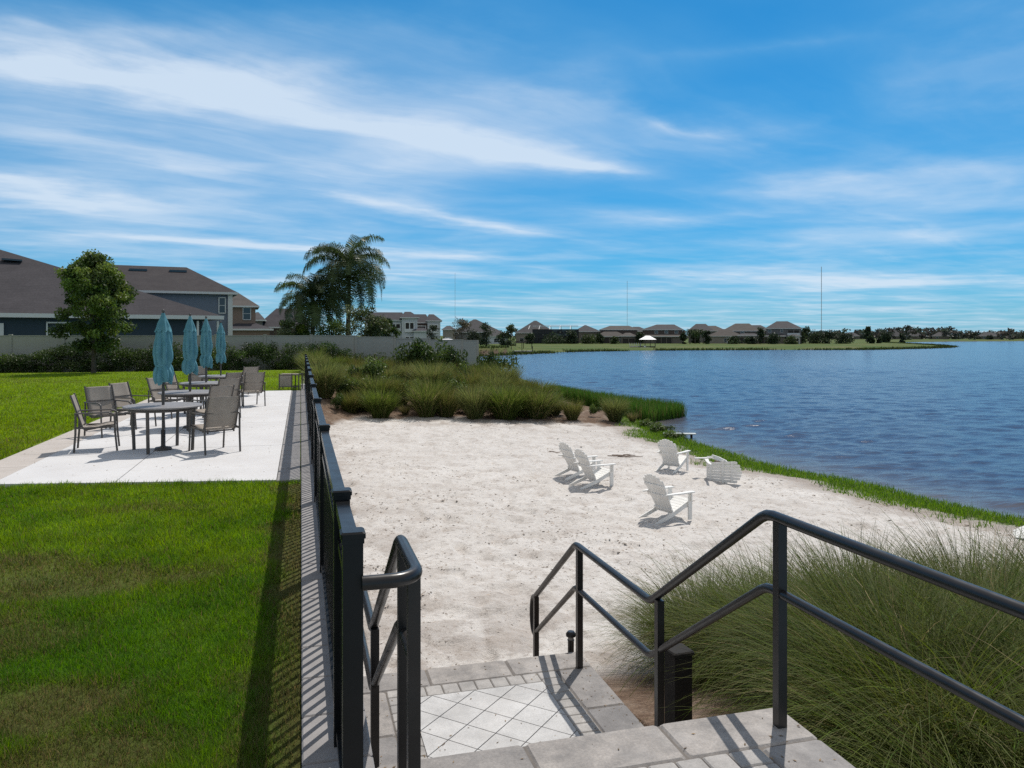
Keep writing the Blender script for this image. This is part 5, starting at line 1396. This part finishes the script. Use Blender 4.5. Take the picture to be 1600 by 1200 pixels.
# gazebo with white hip roof over a boat lift
o = empty('gazebo', D(1012, 222, ZW), 0, 'white roofed gazebo over the water beside the small dock', 'gazebo'); frame_at(o, 1012, 222)
k = 222 / FPX; m = MB(); z1, z2 = EYE - 6.5 * k - ZW, EYE - .6 * k - ZW
m.add([(-13.5 * k, -2.4, z1), (13.5 * k, -2.4, z1), (13.5 * k, 2.4, z1), (-13.5 * k, 2.4, z1), (-3 * k, 0, z2), (3 * k, 0, z2)], [(0, 1, 5, 4), (1, 2, 5), (2, 3, 4, 5), (3, 0, 4), (3, 2, 1, 0)]); m.build('roof', mottled('white_roof_sheet', (.74, .76, .78), (.8, .81, .82), 2, .5, .05), o)
m = MB()
for x in (-11.5, -4, 4, 11.5):
    for y in (-2, 2): m.bar((x * k, y, -1), (x * k, y, z1), .16, .16, (0, 1, 0))
m.build('post', SHADE, o)
m = MB(); m.box((0, 0, .75), (23 * k, 4.2, .16)); m.build('deck', WOODD, o)
for u, lab, nm in ((1008, 'small white motor boat moored under the gazebo', 'motor_boat'),):
    q = D(u, 219.5, ZW + .15); b_ = empty(nm, q, 0, lab, 'boat'); frame_at(b_, u, 219.5)
    m = MB(); L, Bm = 2.6, .75; secs = []
    vs = []
    for i in range(7):
        x = -L / 2 + L * i / 6; w = Bm * (1 - (max(0, i - 2) / 4.2) ** 2); vs += [(x, -w, .5), (x, -w * .75, 0), (x, w * .75, 0), (x, w, .5)]
    fs = [(i * 4 + j, i * 4 + (j + 1) % 4, i * 4 + 4 + (j + 1) % 4, i * 4 + 4 + j) for i in range(6) for j in range(4)]; m.add(vs, fs + [(0, 1, 2, 3)]); m.build('hull', TRIM, b_)
    m = MB(); m.box((-.1, 0, .72), (.5, .7, .4)); m.build('console', TRIM, b_)
def dock(label, u0, u1, zc, zd, posts, extra=0):
    o = empty('dock', D((u0 + u1) / 2, zc, ZW), 0, label, 'dock'); frame_at(o, (u0 + u1) / 2, zc); k = zc / FPX; w = (u1 - u0) * k
    m = MB(); m.box((0, 1.5, zd), (w, 3.4, .18)); m.build('deck', mottled('grey_decking', (.25, .24, .23), (.33, .32, .31), 2, .9, .2), o)
    m = MB()
    for i in range(posts): m.bar((-w / 2 + w * i / (posts - 1), 0, -1), (-w / 2 + w * i / (posts - 1), 0, zd + 1.1 + extra * (i % 2)), .14, .14, (0, 1, 0))
    m.build('piling', TRIM if not extra else WOODD, o)
dock('small dock with white pilings left of the white gazebo', 984, 1001, 221, .75, 6)
dock('low grey dock with tall dark poles on the shore beyond the wall end', 799, 832, 168, .5, 3, 1.6)
# dark pergola by that dock
o = empty('pergola', D(812, 200, -1.75), 0, 'dark timber pergola on the lawn behind the low dock', 'pergola'); frame_at(o, 812, 200); k = 200 / FPX
m = MB()
for x in (-19, -6, 6, 19):
    for y in (-1.5, 1.5): m.bar((x * k, y, 0), (x * k, y, 1.75), .14, .14, (0, 1, 0))
m.build('post', WOODD, o)
m = MB()
for y in (-1.5, 1.5): m.bar((-20 * k, y, 1.8), (20 * k, y, 1.8), .14, .16)
for i in range(16): m.bar((-19 * k + i * 38 / 15 * k, -1.9, 1.94), (-19 * k + i * 38 / 15 * k, 1.9, 1.94), .08, .1)
m.build('beam', WOODD, o)
# radio masts
MAST = paint('mast_paint', (.50, .53, .58), .6)
for u, vt, zc, r, lab in ((1283.5, 418, 900, .46, 'tall slim radio mast on the right, the tallest of three'), (980, 440, 1000, .30, 'thin radio mast rising behind the house left of the gazebo'), (711, 428, 800, .22, 'faint thin radio mast above the grey house behind the wall end')):
    h = EYE + (HOR - vt) * zc / FPX + 3
    o = empty('radio_mast', D(u, zc, -2), 0, lab, 'mast', 'radio masts'); m = MB()
    for a in (0, 2.1, 4.2): m.bar((r * .5 * math.cos(a), r * .5 * math.sin(a), 0), (r * .5 * math.cos(a), r * .5 * math.sin(a), h), r * .4, r * .4, (0, 1, 0))
    for i in range(int(h / 3)):
        for a in (0, 2.1, 4.2): m.bar((r * .5 * math.cos(a), r * .5 * math.sin(a), i * 3), (r * .5 * math.cos(a + 2.1), r * .5 * math.sin(a + 2.1), i * 3 + 3), r * .2, r * .2)
    m.build('lattice', MAST, o)

# ------------------------------------------------------------------ trees across the lake
def far_tree(u, v0, v1, w, zc, pal_, lab, shape='round', n=1700, cat='tree', base=.12, nm='far_tree'):
    z0 = float(terrain(np.array([D(u, zc).x]), np.array([D(u, zc).y]))[0]); k = zc / FPX
    H = EYE + (HOR - v0) * k - z0
    tree(nm, lab, D(u, zc, z0), H, w * k / 2, H, int(u * 13 + zc), pal_, max(.25, 2.2 * k), n, .03 * H, 24, shape, None, base * .25, cat, 2.1)
FD = [(.026, .042, .020), (.038, .058, .026)]; FM = [(.045, .07, .025), (.06, .085, .03)]; FR = [(.06, .07, .035), (.09, .075, .045)]
for a in ((676, 508, 530, 20, 150, FD, 'dark round bush in front of the white balcony houses'),
          (722, 500, 533, 34, 230, FR, 'reddish green tree left of the grey hip roof'),
          (760, 503, 533, 24, 235, FD, 'dark upright tree before the right slope of the grey hip roof'),
          (742, 518, 534, 26, 240, FD, 'dark low bush between the two trees by the grey hip roof'),
          (798, 508, 534, 18, 240, FM, 'feathery tree left of the pool cage'),
          (786, 520, 534, 20, 250, FD, 'low dark shrub at the left of the pool cage'),
          (828, 521, 537, 14, 285, FD, 'dark bush at the left corner of the pool cage'),
          (862, 524, 538, 40, 290, FD, 'dark shrubbery in front of the pool cage'),
          (894, 517, 538, 20, 290, FD, 'dark bush at the right corner of the pool cage'),
          (920, 524, 538, 26, 290, FM, 'green shrub in front of the small pale house'),
          (1068, 520, 538, 10, 285, FD, 'narrow dark shrub right of the wide brown house'),
          (1104, 517, 537, 12, 285, FD, 'dark palm like tree left of the low tan house'),
          (1172, 527, 538, 16, 286, FD, 'clipped dark shrub left of the cypress'),
          (1208, 522, 538, 20, 288, FD, 'dark shrub right of the cypress'),
          (1235, 527, 538, 18, 288, FM, 'shrub in front of the two storey grey house'),
          (1258, 512, 538, 22, 320, FD, 'rounded dark tree right of the two storey grey house'),
          (1276, 519, 538, 26, 310, FD, 'dark tree at the left in the dense hedge by the tallest mast'),
          (1296, 518, 538, 26, 310, FD, 'dark tree at the right in the dense hedge by the tallest mast'),
          (1318, 520, 538, 26, 312, FD, 'dark tree at the far end of the dense hedge by the tallest mast'), (1248, 519, 538, 18, 305, FM, 'olive tree close to the right wall of the two storey grey house'), (1146, 528, 538, 20, 288, FD, 'low dark shrub under the porch of the low tan house'), (1000, 520, 538, 16, 296, FD, 'dark tree filling the gap behind the small dock pilings'), (1086, 516, 538, 14, 310, FD, 'dark tree left of the row of small palms'), (936, 522, 538, 14, 292, FD, 'dark bush between the small pale house and the stacked roof house'), (960, 527, 538, 14, 288, FM, 'small shrub before the beige house with two stacked roofs'),
          (1355, 511, 537, 12, 330, FD, 'slim dark tree on the grassy point'), (1362, 524, 538, 10, 320, FD, 'small dark tree beside the slim tree on the point'),
          (1373, 526, 536, 7, 330, FD, 'little bush right of the slim tree on the point'), (1384, 521, 532, 16, 420, FD, 'round dark tree beyond the grassy point'),
          (1410, 523, 534, 10, 400, FD, 'small round tree near the tip of the grassy point')):
    far_tree(*a)
far_tree(1188, 511.5, 538, 13, 287, FD, 'tall dark egg shaped cypress between the houses across the lake', 'oval', 1300, 'tree', .06, 'cypress_tree')
for i, u in enumerate((1078, 1086, 1093, 1099)):
    z0 = -1.75; zc = 290 + i * 3; H = EYE + (HOR - (514 + i % 2 * 2)) * zc / FPX - z0
    palm('small dark palm before the grey house across the lake, %s from the gazebo' % ordinal(i), D(u, zc, z0), H - 1.2, 40 + i, 14, 2.2, 1.2, 'small palms across the lake')
# far woods on the horizon
r_ = np.random.default_rng(99); cent, rad = [], []
for u in np.arange(1235, 2100, 2.2):
    zc = r_.uniform(560, 900); k = zc / FPX; top = 516 + 3.2 * math.sin(u * .021) + r_.uniform(-3.0, 4.0)
    p = D(u + r_.uniform(-3, 3), zc)
    for q in range(3):
        h = EYE + (HOR - r_.uniform(top, 530)) * k; cent.append((p.x, p.y, h)); rad.append((5.5 * k * r_.uniform(.7, 1.6), 5 * k, 3.2 * k * r_.uniform(.7, 1.3)))
for u in np.arange(760, 1240, 6):
    zc = r_.uniform(430, 600); k = zc / FPX; p = D(u, zc)
    for q in range(2): cent.append((p.x, p.y, EYE + (HOR - r_.uniform(517, 529)) * k)); rad.append((6 * k, 5 * k, 3.0 * k))
V, F, C = leaf_cloud(98, cent, rad, 45000, 2.1, [(.045, .055, .045), (.06, .062, .05), (.075, .066, .058), (.05, .065, .045)])
o = link('far_woods', fast_mesh('far_woods', V, [F], C), LEAFD); tag(o, 'long dark line of woods along the horizon across the lake', 'woods', kind='stuff')
for i, (u, v0, w) in enumerate(((1330, 519, 24), (1395, 515, 26), (1425, 516, 28), (1470, 519, 24), (1545, 519, 30))):
    house('distant grey roofed house showing in the far woods, %s from the left' % ordinal(i), u - w / 2, u + w / 2, 620, -2, [(0, w, 0, 16, 0, 525, v0, .35, .6, 'beige', 'grey', [(.3, 1.2, 1.6, 1.4)], [])], group='distant houses in the woods')
# shore plants along the far bank
r_ = np.random.default_rng(123); bx, by = [], []
for i in range(14, 30):
    (ax, ay), (cx, cy) = LAKE[i], LAKE[i + 1]; L = math.hypot(cx - ax, cy - ay); n = int(L * 26)
    t_ = r_.uniform(0, 1, n); bx.append(ax + (cx - ax) * t_); by.append(ay + (cy - ay) * t_)
bx, by = np.concatenate(bx), np.concatenate(by); bx += r_.normal(0, 1.2, len(bx)); by += r_.normal(0, 1.2, len(by)); kp = vnoise(bx * .07, by * .07, 3) > .25
bx, by = bx[kp], by[kp]; n = len(bx); bz = np.maximum(terrain(bx, by), ZW); cc = np.array([.035, .05, .015]) * r_.uniform(.6, 1.8, (n, 1))
V, q, tr_, C = blades(r_, np.stack([bx, by, bz], -1), r_.uniform(0, 6.28, n), r_.uniform(.3, .8, n), np.abs(r_.normal(0, .4, n)), r_.uniform(0, .8, n), r_.uniform(.15, .3, n), cc, 2)
o = link('far_shore_reeds', fast_mesh('far_shore_reeds', V, [q, tr_], C), LEAF); tag(o, 'dark fringe of reeds along the far bank of the lake', 'reeds', kind='stuff')
# nothing is left at the origin by accident
bpy.context.view_layer.update()
